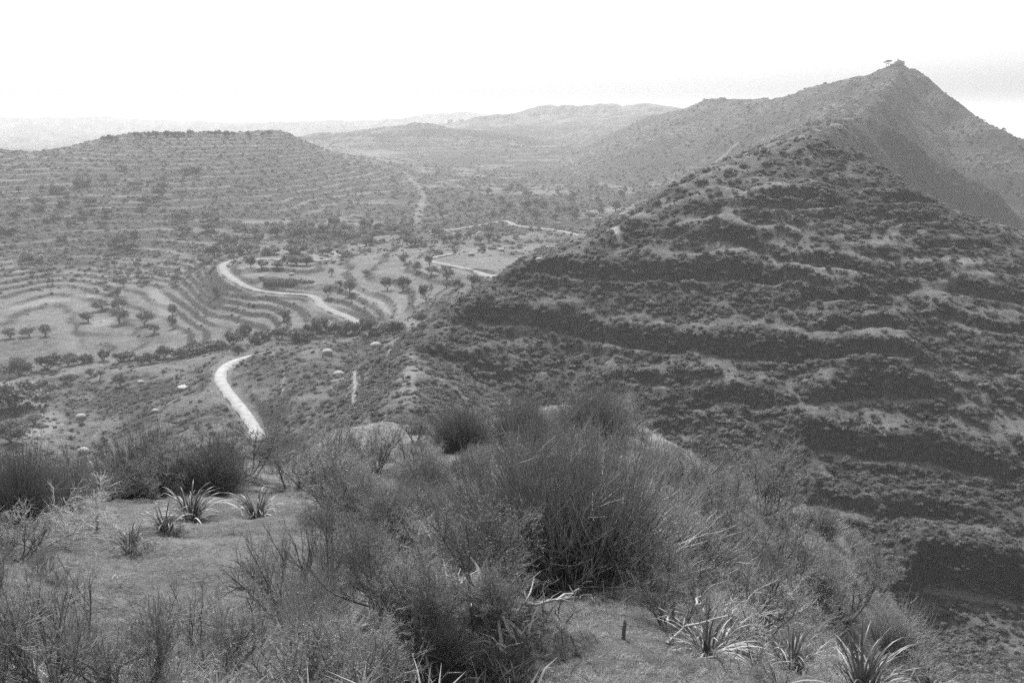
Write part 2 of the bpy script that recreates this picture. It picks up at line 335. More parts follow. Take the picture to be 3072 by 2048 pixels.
LEDGES = [  # ledges cut into the face of the right hill: points, half width, bank above
 ([(1600,822),(1635,828),(1790,844),(1966,844),(2117,852),(2237,848),(2308,860),(2412,872)], 1.2, 3.0),
 ([(1440,962),(1471,976),(1615,988),(1710,1012),(1838,1044),(1966,1056),(2077,1064),(2221,1080),(2332,1088),(2444,1100),(2556,1096),(2675,1096),(2720,1105)], 1.3, 3.6),
 ([(1300,1078),(1320,1084),(1407,1100),(1463,1124)], 0.9, 2.2),
 ([(2181,733),(2261,749),(2340,789),(2444,809),(2556,820),(2635,852)], 1.3, 1.8),
 ([(2428,908),(2492,915),(2572,908)], 1.1, 2.4),([(2500,996),(2595,998),(2675,1000)], 1.1, 2.0),
 ([(2500,1215),(2524,1207),(2619,1195),(2779,1203)], 1.5, 3.2),([(2149,1207),(2221,1215),(2300,1235)], 1.1, 2.2),
 ([(2420,1339),(2508,1355),(2588,1383),(2715,1391),(2835,1411),(2954,1438)], 1.4, 3.8),
 ([(2173,621),(2229,629),(2356,631),(2508,627)], 0.9, 2.0),([(2332,605),(2436,609)], 0.8, 1.4),
 ([(2659,633),(2730,629),(2795,627)], 0.8, 1.5),([(2667,657),(2730,652),(2795,649)], 0.8, 1.4),([(2690,684),(2810,676)], 0.8, 1.3),([(2763,701),(2835,697)], 0.8, 1.3),([(2811,745),(2890,748),(2962,749)], 0.9, 1.6),
 ([(1894,717),(1997,721),(2100,722),(2189,725)], 0.7, 1.6),
 ([(2440,1522),(2476,1530),(2572,1550),(2680,1572),(2800,1562),(2960,1588)], 2.0, 1.2),([(2800,1765),(2850,1775),(2950,1790),(3040,1815)], 1.8, 7.5),
 ([(1850,1150),(1960,1165),(2060,1160)], 0.8, 1.6),([(2880,880),(2960,905),(3060,930)], 1.2, 2.0),([(2850,960),(2960,1000),(3072,1010)], 1.2, 2.0),
]
ZL = Z.copy()
for lp, hw, bank in LEDGES:
    poly = track(lp, ZL, 165, 420, 4)
    if len(poly) < 3: continue
    poly[:, 2] = np.convolve(np.pad(poly[:, 2], 3, mode='edge'), np.ones(7) / 7, 'valid')
    d, zz, yn = dist_to(poly, True)
    d = d + 0.35 * n_sml + 0.4 * n_mid
    up = YY - yn; latm = 1 - sstep(2.0, 9.0, np.sqrt(np.maximum(d * d - up * up, 0)))
    Z = Z + np.where((up > 0) & (d < 60), 0.8 * bank * sstep(hw, hw + 1.8, d) * (1 - sstep(hw + 3, hw + 14, d)) * latm, 0)
    k = 1 - sstep(hw, hw + 1.4, d); Z = Z + (zz - Z) * k; LIP = np.maximum(LIP, (1 - sstep(hw * 0.7, hw * 1.3, d)))
Z = Z + fcm * (n_sml * 0.35 + 0.5 * fbm(XX / 7, YY / 7, 61, 3))
# far side of S3 keeps smooth; near spur: fine relief and the undercut mound
Z = Z + far_relief * (1 - fcm) * (1 - valley) * n_sml * 0.22 * (1 - 0.6 * lhill)
near = 1 - sstep(60, 110, YY)
Z = Z + near * sstep(6, 12, YY) * (0.16 * fbm(XX / 2.3, YY / 2.3, 21, 3) + 0.05 * fbm(XX / 0.5, YY / 0.5, 22, 2))
mx, my = -0.38, 8.6
md = np.hypot((XX - mx) / 0.95, np.where(YY < my, (YY - my) * 1.6, (YY - my) * 0.4)) + 0.25 * fbm(XX * 2.2, YY * 2.2, 24, 3)
Z = Z + 0.5 * (1 - sstep(0.35, 1.05, md))
# hollow worn into the bank in front of the mound
hd = np.hypot((XX - mx) / 0.75, (YY - 7.45) / 0.6) + 0.1 * fbm(XX * 3, YY * 3, 25, 2)
Z = Z - 0.5 * (1 - sstep(0.4, 1.0, hd))
ROADW = np.zeros(Z.shape); PATHW = np.zeros(Z.shape)
for nm, poly, hw in ROADS:
    d, zz = dist_to(poly)
    k = 1 - sstep(hw + 0.4, hw + 4.0, d); Z = Z + (zz - 0.45 - Z) * k; ROADW = np.maximum(ROADW, 1 - sstep(hw + 0.3, hw + 1.5, d))
for poly, hw, st in PATHS:
    d, zz = dist_to(poly); PATHW = np.maximum(PATHW, st * (1 - sstep(hw * 0.6, hw * 1.3, d + hw * 0.4 * n_sml)))

def hgt(x, y): return interp(Z, x, y)
def ground(px, py, dmin=0, dmax=1e9): return cast(px, py, Z, dmin, dmax)

# what the eye can see of the ground, with a margin (used to spend plants where they show)
VV = Z / np.maximum(YY, 0.5); VV[:, YY[0] < 4.5] = -9
HOR = np.maximum.accumulate(VV, axis=1)
SEEN = np.clip(1 - (HOR - VV) / 0.02, 0, 1)
# dry grass (1) against scrub (0): flats of terraces are dry, steep risers are green
gy = np.gradient(Z, axis=1) / np.maximum(np.gradient(YY, axis=1), 1e-3); gx = np.gradient(Z, axis=0) / np.maximum(np.gradient(XX, axis=0), 1e-3)
SLOPE = np.hypot(gx, gy)
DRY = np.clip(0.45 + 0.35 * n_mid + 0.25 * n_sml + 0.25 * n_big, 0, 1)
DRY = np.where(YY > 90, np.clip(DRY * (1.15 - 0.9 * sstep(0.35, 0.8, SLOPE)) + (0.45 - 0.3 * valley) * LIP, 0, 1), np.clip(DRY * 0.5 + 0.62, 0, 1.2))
hm_ = np.clip(lhill + mid, 0, 1)
DRY = DRY * (1 - hm_) + hm_ * (DRY * 0.16 + 0.66 * LIP * (0.5 + 0.5 * sstep(-0.4, 0.3, n_mid)))
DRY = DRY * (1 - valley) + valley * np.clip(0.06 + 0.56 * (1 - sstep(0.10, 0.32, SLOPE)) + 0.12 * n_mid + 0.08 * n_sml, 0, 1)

idx = np.arange(NU * NL).reshape(NU, NL)
quads = np.stack([idx[:-1, :-1], idx[1:, :-1], idx[1:, 1:], idx[:-1, 1:]], -1).reshape(-1, 4)
vv = np.stack([XX, YY, Z], -1).reshape(-1, 3)

def terrain_material():
    m = bpy.data.materials.new('dry grass and earth'); m.use_nodes = True
    n = m.node_tree.nodes; l = m.node_tree.links; b = n['Principled BSDF']
    def attr(nm):
        a = n.new('ShaderNodeAttribute'); a.attribute_name = nm; return a.outputs['Fac']
    tc = n.new('ShaderNodeTexCoord')
    def noise(sc, det=6, ro=0.6):
        z = n.new('ShaderNodeTexNoise'); z.inputs['Scale'].default_value = sc; z.inputs['Detail'].default_value = det; z.inputs['Roughness'].default_value = ro
        l.new(tc.outputs['Object'], z.inputs['Vector']); return z.outputs['Fac']
    def math_(op, a, c, d=None):
        q = n.new('ShaderNodeMath'); q.operation = op
        for i, x in enumerate((a, c) if d is None else (a, c, d)):
            if isinstance(x, (int, float)): q.inputs[i].default_value = x
            else: l.new(x, q.inputs[i])
        return q.outputs[0]
    def rng_(v, a, c, d, e):
        q = n.new('ShaderNodeMapRange')
        for i, x in enumerate((a, c, d, e)): q.inputs[i + 1].default_value = x
        l.new(v, q.inputs[0]); return q.outputs[0]
    f1 = noise(0.22); f2 = noise(0.9, 8, 0.68); f3 = noise(14.0, 8, 0.7)
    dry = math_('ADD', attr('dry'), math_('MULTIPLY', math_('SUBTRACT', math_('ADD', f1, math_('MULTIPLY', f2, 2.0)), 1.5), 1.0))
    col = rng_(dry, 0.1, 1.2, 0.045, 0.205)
    col = math_('MULTIPLY', col, rng_(f3, 0.3, 0.7, 0.72, 1.28))
    mixp = n.new('ShaderNodeMix'); mixp.data_type = 'FLOAT'; l.new(attr('path'), mixp.inputs[0]); l.new(col, mixp.inputs[2]); 
    pc = rng_(f3, 0.3, 0.7, 0.19, 0.28); l.new(pc, mixp.inputs[3])
    l.new(mixp.outputs[0], b.inputs['Base Color']); b.inputs['Roughness'].default_value = 0.95; b.inputs['Specular IOR Level'].default_value = 0.1
    bp = n.new('ShaderNodeBump'); bp.inputs['Strength'].default_value = 0.9; bp.inputs['Distance'].default_value = 0.12
    l.new(math_('ADD', f3, math_('MULTIPLY', f2, 2.0)), bp.inputs['Height']); 
    bq = n.new('ShaderNodeBump'); bq.inputs['Strength'].default_value = 1.0; bq.inputs['Distance'].default_value = 0.9
    far = rng_(attr('far'), 0.0, 1.0, 0.0, 1.0); l.new(math_('MULTIPLY', f2, far), bq.inputs['Height']); l.new(bp.outputs[0], bq.inputs['Normal']); l.new(bq.outputs[0], b.inputs['Normal'])
    return m
M_TERR = terrain_material()
me = mesh_np('terrain', vv, quads, M_TERR, smooth=True)
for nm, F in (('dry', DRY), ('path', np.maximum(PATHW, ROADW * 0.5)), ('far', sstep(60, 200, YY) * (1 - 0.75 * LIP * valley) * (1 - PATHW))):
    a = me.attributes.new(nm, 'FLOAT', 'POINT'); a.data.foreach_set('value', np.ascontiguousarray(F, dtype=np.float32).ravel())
terrain = tag(obj('terrain', me), kind='structure')

# roads: a ribbon with ragged edges, crown and a little thickness
M_ROAD = mat_basic('pale gravel road', 0.2, 0.38, scale=0.7, rough=0.9, bump=0.4, detail=9)
M_TRACK = mat_basic('worn earth track', 0.13, 0.27, scale=0.45, rough=0.95, bump=0.4, detail=9)
def road_mesh(poly, hw, mat):
    p = crom(poly[::3], 6); t = np.gradient(p[:, :2], axis=0); t /= np.linalg.norm(t, axis=1)[:, None]; nrm = np.stack([-t[:, 1], t[:, 0]], 1)
    offs = np.array([-1.0, -0.9, 0, 0.9, 1.0]); V = []
    for i in range(len(p)):
        for o in offs:
            w = hw * o * (1 + (0.2 * vnoise(np.array(i * 0.45), np.array(o * 7.0), 3) if abs(o) == 1 else 0))
            x, y = p[i, :2] + nrm[i] * w
            V.append((x, y, p[i, 2] + 0.08 * (1 - o * o) - (0.5 if abs(o) == 1 else 0)))
    n = len(p); k = len(offs); f = [(i * k + j, i * k + j + 1, (i + 1) * k + j + 1, (i + 1) * k + j) for i in range(n - 1) for j in range(k - 1)]
    return mesh_np('road', V, f, mat, True)
for i_, (nm, poly, hw) in enumerate(ROADS): tag(obj(nm, road_mesh(poly, hw, M_ROAD if i_ == 0 else M_TRACK)), kind='structure')

# ------------------------------------------------------------------ haze: one closed box of even air
def box_mesh(name, x0, x1, y0, y1, z0, z1, mat):
    v = [(x, y, z) for z in (z0, z1) for y in (y0, y1) for x in (x0, x1)]
    return mesh_np(name, v, [(0, 2, 3, 1), (4, 5, 7, 6), (0, 1, 5, 4), (2, 6, 7, 3), (0, 4, 6, 2), (1, 3, 7, 5)], mat)
M_HAZE = bpy.data.materials.new('haze'); M_HAZE.use_nodes = True
hn = M_HAZE.node_tree; hn.nodes.remove(hn.nodes['Principled BSDF'])
pv = hn.nodes.new('ShaderNodeVolumePrincipled'); pv.inputs['Color'].default_value = grey(0.73); pv.inputs['Density'].default_value = HAZE_DENSITY; pv.inputs['Anisotropy'].default_value = 0.25
hn.links.new(pv.outputs[0], hn.nodes['Material Output'].inputs['Volume'])
ZMIN = float(Z.min())
tag(obj('haze', box_mesh('haze', -11800, 11800, -60, 12900, ZMIN - 1, 72, M_HAZE)), label='pale even haze filling the air over the hills', cat='haze', kind='stuff')

# ------------------------------------------------------------------ plant and object builders (each built once, placed many times)
def tubes(P, R, sides=3):
    """P (n,k,3) centre lines, R (n,k) radii -> verts, tris"""
    P = np.asarray(P, float); R = np.asarray(R, float); n, k, _ = P.shape
    T = np.gradient(P, axis=1); T /= np.linalg.norm(T, axis=2)[..., None] + 1e-9
    ref = np.where(np.abs(T[:, :1, 2:3]) > 0.9, np.array([1.0, 0, 0]), np.array([0, 0, 1.0])); ref = np.broadcast_to(ref, P.shape)
    A = np.cross(T, ref); A /= np.linalg.norm(A, axis=2)[..., None] + 1e-9; B = np.cross(T, A)
    ang = np.arange(sides) * 2 * math.pi / sides
    V = P[:, :, None, :] + R[:, :, None, None] * (np.cos(ang)[None, None, :, None] * A[:, :, None, :] + np.sin(ang)[None, None, :, None] * B[:, :, None, :])
    idx = np.arange(n * k * sides).reshape(n, k, sides); a = idx[:, :-1]; b = idx[:, 1:]
    a2 = np.roll(a, -1, 2); b2 = np.roll(b, -1, 2)
    F = np.concatenate([np.stack([a, a2, b2], -1).reshape(-1, 3), np.stack([a, b2, b], -1).reshape(-1, 3)])
    return V.reshape(-1, 3), F
def join(parts):
    V, F, o = [], [], 0
    for v, f in parts: V.append(v); F.append(np.asarray(f) + o); o += len(v)
    return np.concatenate(V), np.concatenate(F)
def unit(v): return v / (np.linalg.norm(v, axis=-1, keepdims=True) + 1e-9)
def rdir(r, n, zlo=-1.0):
    z = r.uniform(zlo, 1, n); a = r.uniform(0, 2 * math.pi, n); s = np.sqrt(1 - z * z)
    return np.stack([s * np.cos(a), s * np.sin(a), z], 1)
def leaf_tris(r, c, size, nrm=None, elong=1.6):
    n = len(c); d1 = rdir(r, n) if nrm is None else unit(nrm + 0.9 * rdir(r, n))
    d1 = unit(np.cross(d1, rdir(r, n))); d2 = unit(np.cross(d1, rdir(r, n)))
    s = np.asarray(size)[:, None] if hasattr(size, '__len__') else size
    a = c + d1 * s * elong * 0.5; b = c - d1 * s * elong * 0.25 + d2 * s * 0.5; d = c - d1 * s * elong * 0.25 - d2 * s * 0.5
    return np.stack([a, b, d], 1).reshape(-1, 3), np.arange(3 * n).reshape(n, 3)
def quad_leaves(r, c, size, elong=2.0):
    n = len(c); d1 = rdir(r, n, -0.2); d2 = unit(np.cross(d1, rdir(r, n))); s = np.asarray(size)[:, None]
    v = np.stack([c - d1 * s * elong * .5, c + d2 * s * .5, c + d1 * s * elong * .5, c - d2 * s * .5], 1).reshape(-1, 3)
    i = np.arange(n) * 4
    return v, np.concatenate([np.stack([i, i + 1, i + 2], 1), np.stack([i, i + 2, i + 3], 1)])
def ico(sub=1):
    import bmesh
    bm = bmesh.new(); bmesh.ops.create_icosphere(bm, subdivisions=sub, radius=1.0)
    v = np.array([p.co[:] for p in bm.verts]); f = np.array([[q.index for q in t.verts] for t in bm.faces]); bm.free(); return v, f

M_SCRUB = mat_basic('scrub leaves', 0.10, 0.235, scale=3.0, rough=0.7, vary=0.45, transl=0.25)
M_SCRUBD = mat_basic('scrub shade core', 0.06, 0.12, scale=4.0, rough=0.9, vary=0.3)  # for the added light-blocking cores, darker than the leaves
M_OLIVE = mat_basic('olive leaves', 0.08, 0.17, scale=3.0, rough=0.6, vary=0.3, transl=0.2)
M_BARK = mat_basic('grey bark', 0.09, 0.19, scale=9.0, rough=0.9, bump=0.4)
M_BROOM = mat_basic('broom stems', 0.13, 0.25, scale=5.0, rough=0.4, vary=0.15, spec=0.55)
M_BROOMP = mat_basic('pale broom stems', 0.2, 0.34, scale=5.0, rough=0.45, vary=0.2, spec=0.5)
M_TWIG = mat_basic('bare twigs', 0.14, 0.28, scale=8.0, rough=0.7, vary=0.3, spec=0.35)
M_PALE = mat_basic('bleached dead wood', 0.28, 0.48, scale=6.0, rough=0.7, vary=0.2, bump=0.2)
M_LEAF = mat_basic('small glossy leaves', 0.14, 0.27, scale=6.0, rough=0.6, vary=0.25, spec=0.2, transl=0.25)
M_STRAP = mat_basic('strap leaf', 0.05, 0.13, scale=5.0, rough=0.42, vary=0.45, spec=0.35, transl=0.2)
M_DEAD = mat_basic('dry straw leaf', 0.28, 0.46, scale=6.0, rough=0.6, vary=0.25, transl=0.15)
M_GRASS = mat_basic('short dry grass', 0.24, 0.44, scale=4.0, rough=0.7, vary=0.4, transl=0.3)
M_CONC = mat_basic('weathered concrete', 0.2, 0.38, scale=1.6, rough=0.85, bump=0.25, detail=8)
M_DARK = mat_basic('dark opening', 0.02, 0.035, scale=2.0, rough=0.9)
M_STONE = mat_basic('pale limestone', 0.16, 0.34, scale=2.5, rough=0.9, bump=0.6, vary=0.2)
M_WALL = mat_basic('whitewashed wall', 0.62, 0.8, scale=0.6, rough=0.9, vary=0.1)
M_WALLG = mat_basic('grey stone wall', 0.25, 0.42, scale=1.2, rough=0.9, bump=0.4)
M_ROOF = mat_basic('clay roof', 0.16, 0.28, scale=1.5, rough=0.9)

def clump_mesh(seed, n=240, mats=(None, None), lobes=8, size=0.19):
    r = np.random.default_rng(seed)
    lc = rdir(r, lobes, 0.0) * np.array([0.62, 0.62, 0.45]) * r.uniform(0.6, 1.0, (lobes, 1)); lc[:, 2] += 0.22; lr = r.uniform(0.28, 0.46, lobes)
    k = r.integers(0, lobes, n); d = rdir(r, n, -0.3)
    c = lc[k] + d * lr[k][:, None] * r.uniform(0.7, 1.12, (n, 1)); c[:, 2] = np.maximum(c[:, 2], -0.1)
    lv, lf = leaf_tris(r, c, r.uniform(0.6, 1.3, n) * size, nrm=d)
    iv, if_ = ico(1); cores = []  # solid blobs added inside each lobe to block light and shade the clump
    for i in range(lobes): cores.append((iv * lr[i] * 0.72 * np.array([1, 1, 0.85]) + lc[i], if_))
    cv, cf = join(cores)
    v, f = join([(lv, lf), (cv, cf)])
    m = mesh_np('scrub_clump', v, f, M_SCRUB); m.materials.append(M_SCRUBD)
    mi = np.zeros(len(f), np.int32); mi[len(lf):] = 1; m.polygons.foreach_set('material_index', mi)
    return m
def grow(r, starts, dirs, L, k, jit, up):
    """random-walk branches: starts (n,3), dirs (n,3), L (n,)"""
    n = len(starts); P = np.zeros((n, k, 3)); P[:, 0] = starts; d = unit(dirs.copy())
    for i in range(1, k):
        d = unit(d + jit * r.normal(size=(n, 3)) + np.array([0, 0, up])); P[:, i] = P[:, i - 1] + d * (L / (k - 1))[:, None]
    return P
def along(P, r, per, lo, hi):
    n, k, _ = P.shape; i = np.repeat(np.arange(n), per); t = r.uniform(lo, hi, n * per) * (k - 1); j = np.minimum(t.astype(int), k - 2); f = (t - j)[:, None]
    q = P[i, j] * (1 - f) + P[i, j + 1] * f; d = unit(P[i, j + 1] - P[i, j]); return q, d
def broom_meshes(seed, n=1250, twigs=3, rx=0.66, thick=1.0, mat=None):
    r = np.random.default_rng(seed)
    b = np.stack([r.normal(0, .10, n), r.normal(0, .10, n), r.uniform(-0.03, 0.02, n)], 1)
    z = r.uniform(0.12, 1, n) ** 0.75; a = r.uniform(0, 2 * math.pi, n); s = np.sqrt(1 - z * z); d = np.stack([s * np.cos(a), s * np.sin(a), z], 1)
    L = 1 / np.sqrt((s / rx) ** 2 + (z / 1.0) ** 2) * r.uniform(0.55, 1.03, n) * (0.9 + 0.15 * np.sin(a * 3 + seed) + 0.1 * np.sin(a * 5))
    k = 5; t = np.linspace(0, 1, k)[None, :, None]
    P = b[:, None] + d[:, None] * L[:, None, None] * t * np.array([1, 1, 0.86]) + np.array([0, 0, 0.16]) * L[:, None, None] * t ** 2
    P[:, 1:] += r.normal(0, .012, (n, k - 1, 3))
    v1, f1 = tubes(P, np.broadcast_to(np.linspace(.0034, .0012, k) * thick, (n, k)))
    q, qd = along(P, r, twigs, 0.45, 0.97)
    Q = grow(r, q, qd + 0.45 * r.normal(size=qd.shape) + np.array([0, 0, 0.35]), r.uniform(.10, .24, len(q)), 3, .1, .12)
    v2, f2 = tubes(Q, np.broadcast_to(np.array([.0016, .0013, .0008]) * thick, (len(Q), 3)))
    m = mesh_np('twigs', *join([(v1, f1), (v2, f2)]), mat or M_BROOM)
    lim = grow(r, b[:16] * 0.5, d[:16] * np.array([1, 1, .8]), r.uniform(.35, .6, 16), 5, .16, .06)
    w = mesh_np('branches', *tubes(lim, np.broadcast_to(np.linspace(.016, .006, 5), (16, 5)), 5), M_BARK, True)
    return w, m
def twig_meshes(seed, stems=8, leaves=0, spread=0.7, mat=None, up=0.10):
    r = np.random.default_rng(seed)
    d0 = rdir(r, stems, 0.45) * np.array([spread, spread, 1]); s0 = r.normal(0, .05, (stems, 3)); s0[:, 2] = -0.03
    A = grow(r, s0, d0, r.uniform(.65, .95, stems), 7, .16, up * .6)
    q, qd = along(A, r, 9, .25, .98); B = grow(r, q, qd + .7 * r.normal(size=qd.shape) + [0, 0, .25], r.uniform(.22, .45, len(q)), 5, .16, up)
    q, qd = along(B, r, 6, .2, 1.0); Cc = grow(r, q, qd + .7 * r.normal(size=qd.shape) + [0, 0, .15], r.uniform(.10, .24, len(q)), 4, .18, up)
    q, qd = along(Cc, r, 3, .3, 1.0); D = grow(r, q, qd + .8 * r.normal(size=qd.shape), r.uniform(.05, .12, len(q)), 3, .2, .05)
    w = mesh_np('branches', *join([tubes(A, np.broadcast_to(np.linspace(.014, .006, 7), A.shape[:2]), 5), tubes(B, np.broadcast_to(np.linspace(.0055, .0025, 5), B.shape[:2]), 3)]), mat or M_BARK)
    fine = [tubes(Cc, np.broadcast_to(np.linspace(.0026, .0014, 4), Cc.shape[:2])), tubes(D, np.broadcast_to(np.linspace(.0015, .0008, 3), D.shape[:2]))]
    t = mesh_np('twigs', *join(fine), mat or M_TWIG)
    lv = None
    if leaves:
        q, qd = along(D, r, max(1, leaves // len(D) + 1), .0, 1.0); q = q + r.normal(0, .012, q.shape)
        lv = mesh_np('foliage', *quad_leaves(r, q[r.permutation(len(q))[:leaves]], r.uniform(.008, .017, min(leaves, len(q)))), M_LEAF)
    return w, t, lv
def olive_meshes(seed, dense=1.0):
    r = np.random.default_rng(seed)
    k = 5; tr = grow(r, np.array([[0, 0, -0.15]]), np.array([[r.normal(0, .15), r.normal(0, .15), 1]]), np.array([.30]), k, .12, .1)
    lim = grow(r, np.repeat(tr[:, -1], 5, 0), rdir(r, 5, .35), r.uniform(.25, .42, 5), 4, .15, .1)
    q, qd = along(lim, r, 4, .4, 1.0); sub = grow(r, q, qd + .6 * r.normal(size=qd.shape), r.uniform(.1, .22, len(q)), 3, .15, .1)
    w = mesh_np('trunk', *join([tubes(tr, np.array([[.07, .05, .042, .04, .036]]), 7), tubes(lim, np.broadcast_to(np.linspace(.026, .012, 4), (5, 4)), 5), tubes(sub, np.broadcast_to(np.linspace(.01, .005, 3), (len(sub), 3)), 3)]), M_BARK, True)
    nl = int(r.integers(8, 17)); lc = rdir(r, nl, -.5) * np.array([.36, .36, .30]) * r.uniform(.45, 1, (nl, 1)); lc[:, 2] += .58; lr = r.uniform(.13, .24, nl)
    n = int(1500 * dense); kk = r.integers(0, nl, n); d = rdir(r, n); c = lc[kk] + d * lr[kk][:, None] * r.uniform(.35, 1.1, (n, 1))
    m = mesh_np('crown', *leaf_tris(r, c, r.uniform(.035, .065, n), elong=1.8), M_OLIVE)
    return w, m

def pick(o, me):
    return me
def thing(name, label, cat, loc, rotz=0.0, scale=1.0, group=None, parts=()):
    """an Empty at the base that carries the parts"""
    o = obj(name, None, loc=loc, rot=(0, 0, rotz), scale=scale); o.empty_display_size = 0.2
    tag(o, label, cat, group)
    for nm, me in parts:
        if me is not None: obj(nm, me, o)
    return o

def scatter(name, label, cat, pts, rot, scl, pickv, protos):
    """uncountable ground cover: ONE object, geometry nodes put a clump on every point"""
    col = bpy.data.collections.new(name + '_kinds')
    for i, me in enumerate(protos):
        po = bpy.data.objects.new('%s_kind_%02d' % (name, i), me); col.objects.link(po)
    me = bpy.data.meshes.new(name); me.vertices.add(len(pts)); me.vertices.foreach_set('co', np.asarray(pts, np.float32).ravel())
    a = me.attributes.new('rot', 'FLOAT_VECTOR', 'POINT'); a.data.foreach_set('vector', np.asarray(rot, np.float32).ravel())
    a = me.attributes.new('scl', 'FLOAT_VECTOR', 'POINT'); a.data.foreach_set('vector', np.asarray(scl, np.float32).ravel())
    a = me.attributes.new('kind_no', 'INT', 'POINT'); a.data.foreach_set('value', np.asarray(pickv, np.int32))
    o = tag(obj(name, me), label, cat, kind='stuff')
    ng = bpy.data.node_groups.new(name, 'GeometryNodeTree')
    ng.interface.new_socket('Geometry', in_out='INPUT', socket_type='NodeSocketGeometry'); ng.interface.new_socket('Geometry', in_out='OUTPUT', socket_type='NodeSocketGeometry')
    N = ng.nodes; Lk = ng.links; gi = N.new('NodeGroupInput'); go = N.new('NodeGroupOutput')
    ci = N.new('GeometryNodeCollectionInfo'); ci.inputs['Collection'].default_value = col; ci.inputs['Separate Children'].default_value = True; ci.inputs['Reset Children'].default_value = True
    ip = N.new('GeometryNodeInstanceOnPoints'); ip.inputs['Pick Instance'].default_value = True
    def na(nm, ty):
        q = N.new('GeometryNodeInputNamedAttribute'); q.data_type = ty; q.inputs['Name'].default_value = nm; return q.outputs[0]
    Lk.new(gi.outputs[0], ip.inputs['Points']); Lk.new(ci.outputs[0], ip.inputs['Instance']); Lk.new(na('kind_no', 'INT'), ip.inputs['Instance Index'])
    Lk.new(na('rot', 'FLOAT_VECTOR'), ip.inputs['Rotation']); Lk.new(na('scl', 'FLOAT_VECTOR'), ip.inputs['Scale']); Lk.new(ip.outputs[0], go.inputs[0])
    md = o.modifiers.new('cover', 'NODES'); md.node_group = ng
    return o
def sample(n, prob):
    """random ground points with probability field prob (0..1) over the grid"""
    i = rng.random(n) * (NU - 1); j = rng.random(n) * (NL - 1); a = i.astype(int); b = j.astype(int)
    keep = rng.random(n) < prob[a, b]; i, j, a, b = i[keep], j[keep], a[keep], b[keep]; fi, fj = i - a, j - b
    def g(F): return (F[a, b] * (1 - fi) + F[a + 1, b] * fi) * (1 - fj) + (F[a, b + 1] * (1 - fi) + F[a + 1, b + 1] * fi) * fj
    return np.stack([g(XX), g(YY), g(Z)], 1)

# ------------------------------------------------------------------ scrub on the hills (uncountable)
CL = [clump_mesh(100 + i, 260, size=0.17) for i in range(5)] + [clump_mesh(120 + i, 90, lobes=5, size=0.24) for i in range(3)]
inframe = sstep(-0.56, -0.52, U) * (1 - sstep(0.52, 0.56, U))
GREEN = np.clip(1.15 - 1.5 * DRY, 0, 1) ** 1.2 * (1 - np.clip(PATHW + ROADW, 0, 1)) * SEEN * inframe
def scrub(name, label, prob, n, s0, s1, flat=0.75):
    p = sample(n, np.clip(prob, 0, 1)); m = len(p)
    s = rng.uniform(0, 1, m) ** 2.2 * (s1 - s0) + s0; p[:, 2] -= 0.08 * s
    rot = np.stack([rng.normal(0, .12, m), rng.normal(0, .12, m), rng.uniform(0, 6.28, m)], 1)
    scl = np.stack([s * rng.uniform(.8, 1.25, m), s * rng.uniform(.8, 1.25, m), s * flat * rng.uniform(.7, 1.3, m)], 1)
    kind = rng.integers(0, 5, m) if p[:, 1].mean() < 480 else rng.integers(5, 8, m)
    print(name, m)
    return scatter(name, label, 'scrub', p, rot, scl, kind, CL)
steep = sstep(0.25, 0.6, SLOPE)
scrub('hillside_scrub', 'dark low scrub covering the terraced face of the near right hill', fcm * (0.15 + 0.85 * GREEN) * SEEN * inframe * (1 - np.clip(PATHW * 1.5 + 0.9 * LIP, 0, 1)) * (0.45 + 0.55 * steep), 420000, 0.20, 1.5)
scrub('valley_scrub', 'scattered low bushes on the valley slopes around the roads', sstep(85, 110, YY) * (1 - sstep(345, 365, YY)) * (1 - fcm) * (1 + 0.8 * sstep(0.3, 0.36, U)) * (0.1 + 0.9 * GREEN) * SEEN * inframe * (1 - np.clip(ROADW * 3, 0, 1)), 210000, 0.2, 1.2)
scrub('terrace_hedge_scrub', 'dark bushes growing along the risers of the valley terraces', valley * (0.25 + 0.75 * GREEN) * SEEN * inframe * (1 - np.clip(PATHW + ROADW, 0, 1)) * (0.045 + 0.95 * sstep(0.22, 0.5, SLOPE)), 150000, 0.2, 0.95)
scrub('terraced_hill_scrub', 'mottled bushes covering the long terraced hill', lhill * (0.06 + 0.94 * GREEN) * (1 - 0.9 * LIP) * SEEN * inframe, 230000, 0.35, 2.4)
scrub('distant_scrub', 'hazy bushes covering the far slopes below the peak', sstep(470, 520, YY) * (1 - lhill) * (1 - sstep(1800, 2200, YY)) * (0.12 + 0.7 * GREEN) * SEEN * inframe * (1 - ROADW), 170000, 0.5, 2.6)

# ------------------------------------------------------------------ bunkers: low concrete domes on a ring wall with a firing slit
def lathe(prof, n=28, a0=0.0, a1=2 * math.pi):
    prof = np.array(prof, float); full = abs(a1 - a0 - 2 * math.pi) < 1e-6
    ang = a0 + (a1 - a0) * np.arange(n if full else n + 1) / n
    V = np.stack([prof[None, :, 0] * np.cos(ang)[:, None], prof[None, :, 0] * np.sin(ang)[:, None], np.broadcast_to(prof[None, :, 1], (len(ang), len(prof)))], -1)
    k = len(prof); m = len(ang); F = []
    for i in range(n):
        i2 = (i + 1) % m
        for j in range(k - 1): F.append((i * k + j, i2 * k + j, i2 * k + j + 1, i * k + j + 1))
    return V.reshape(-1, 3), np.array(F)
dome_p = [(1.42, 0.42), (1.62, 0.40), (1.72, 0.47), (1.73, 0.58), (1.66, 0.70), (1.50, 0.90), (1.25, 1.10), (0.92, 1.27), (0.50, 1.38), (0.01, 1.42)]
BD = mesh_np('dome', *lathe(dome_p, 32), M_CONC, True)
BW = mesh_np('ring_wall', *lathe([(1.45, -0.9), (1.45, 0.02), (1.45, 0.45), (1.30, 0.45)], 28, math.radians(-60), math.radians(240)), M_CONC)
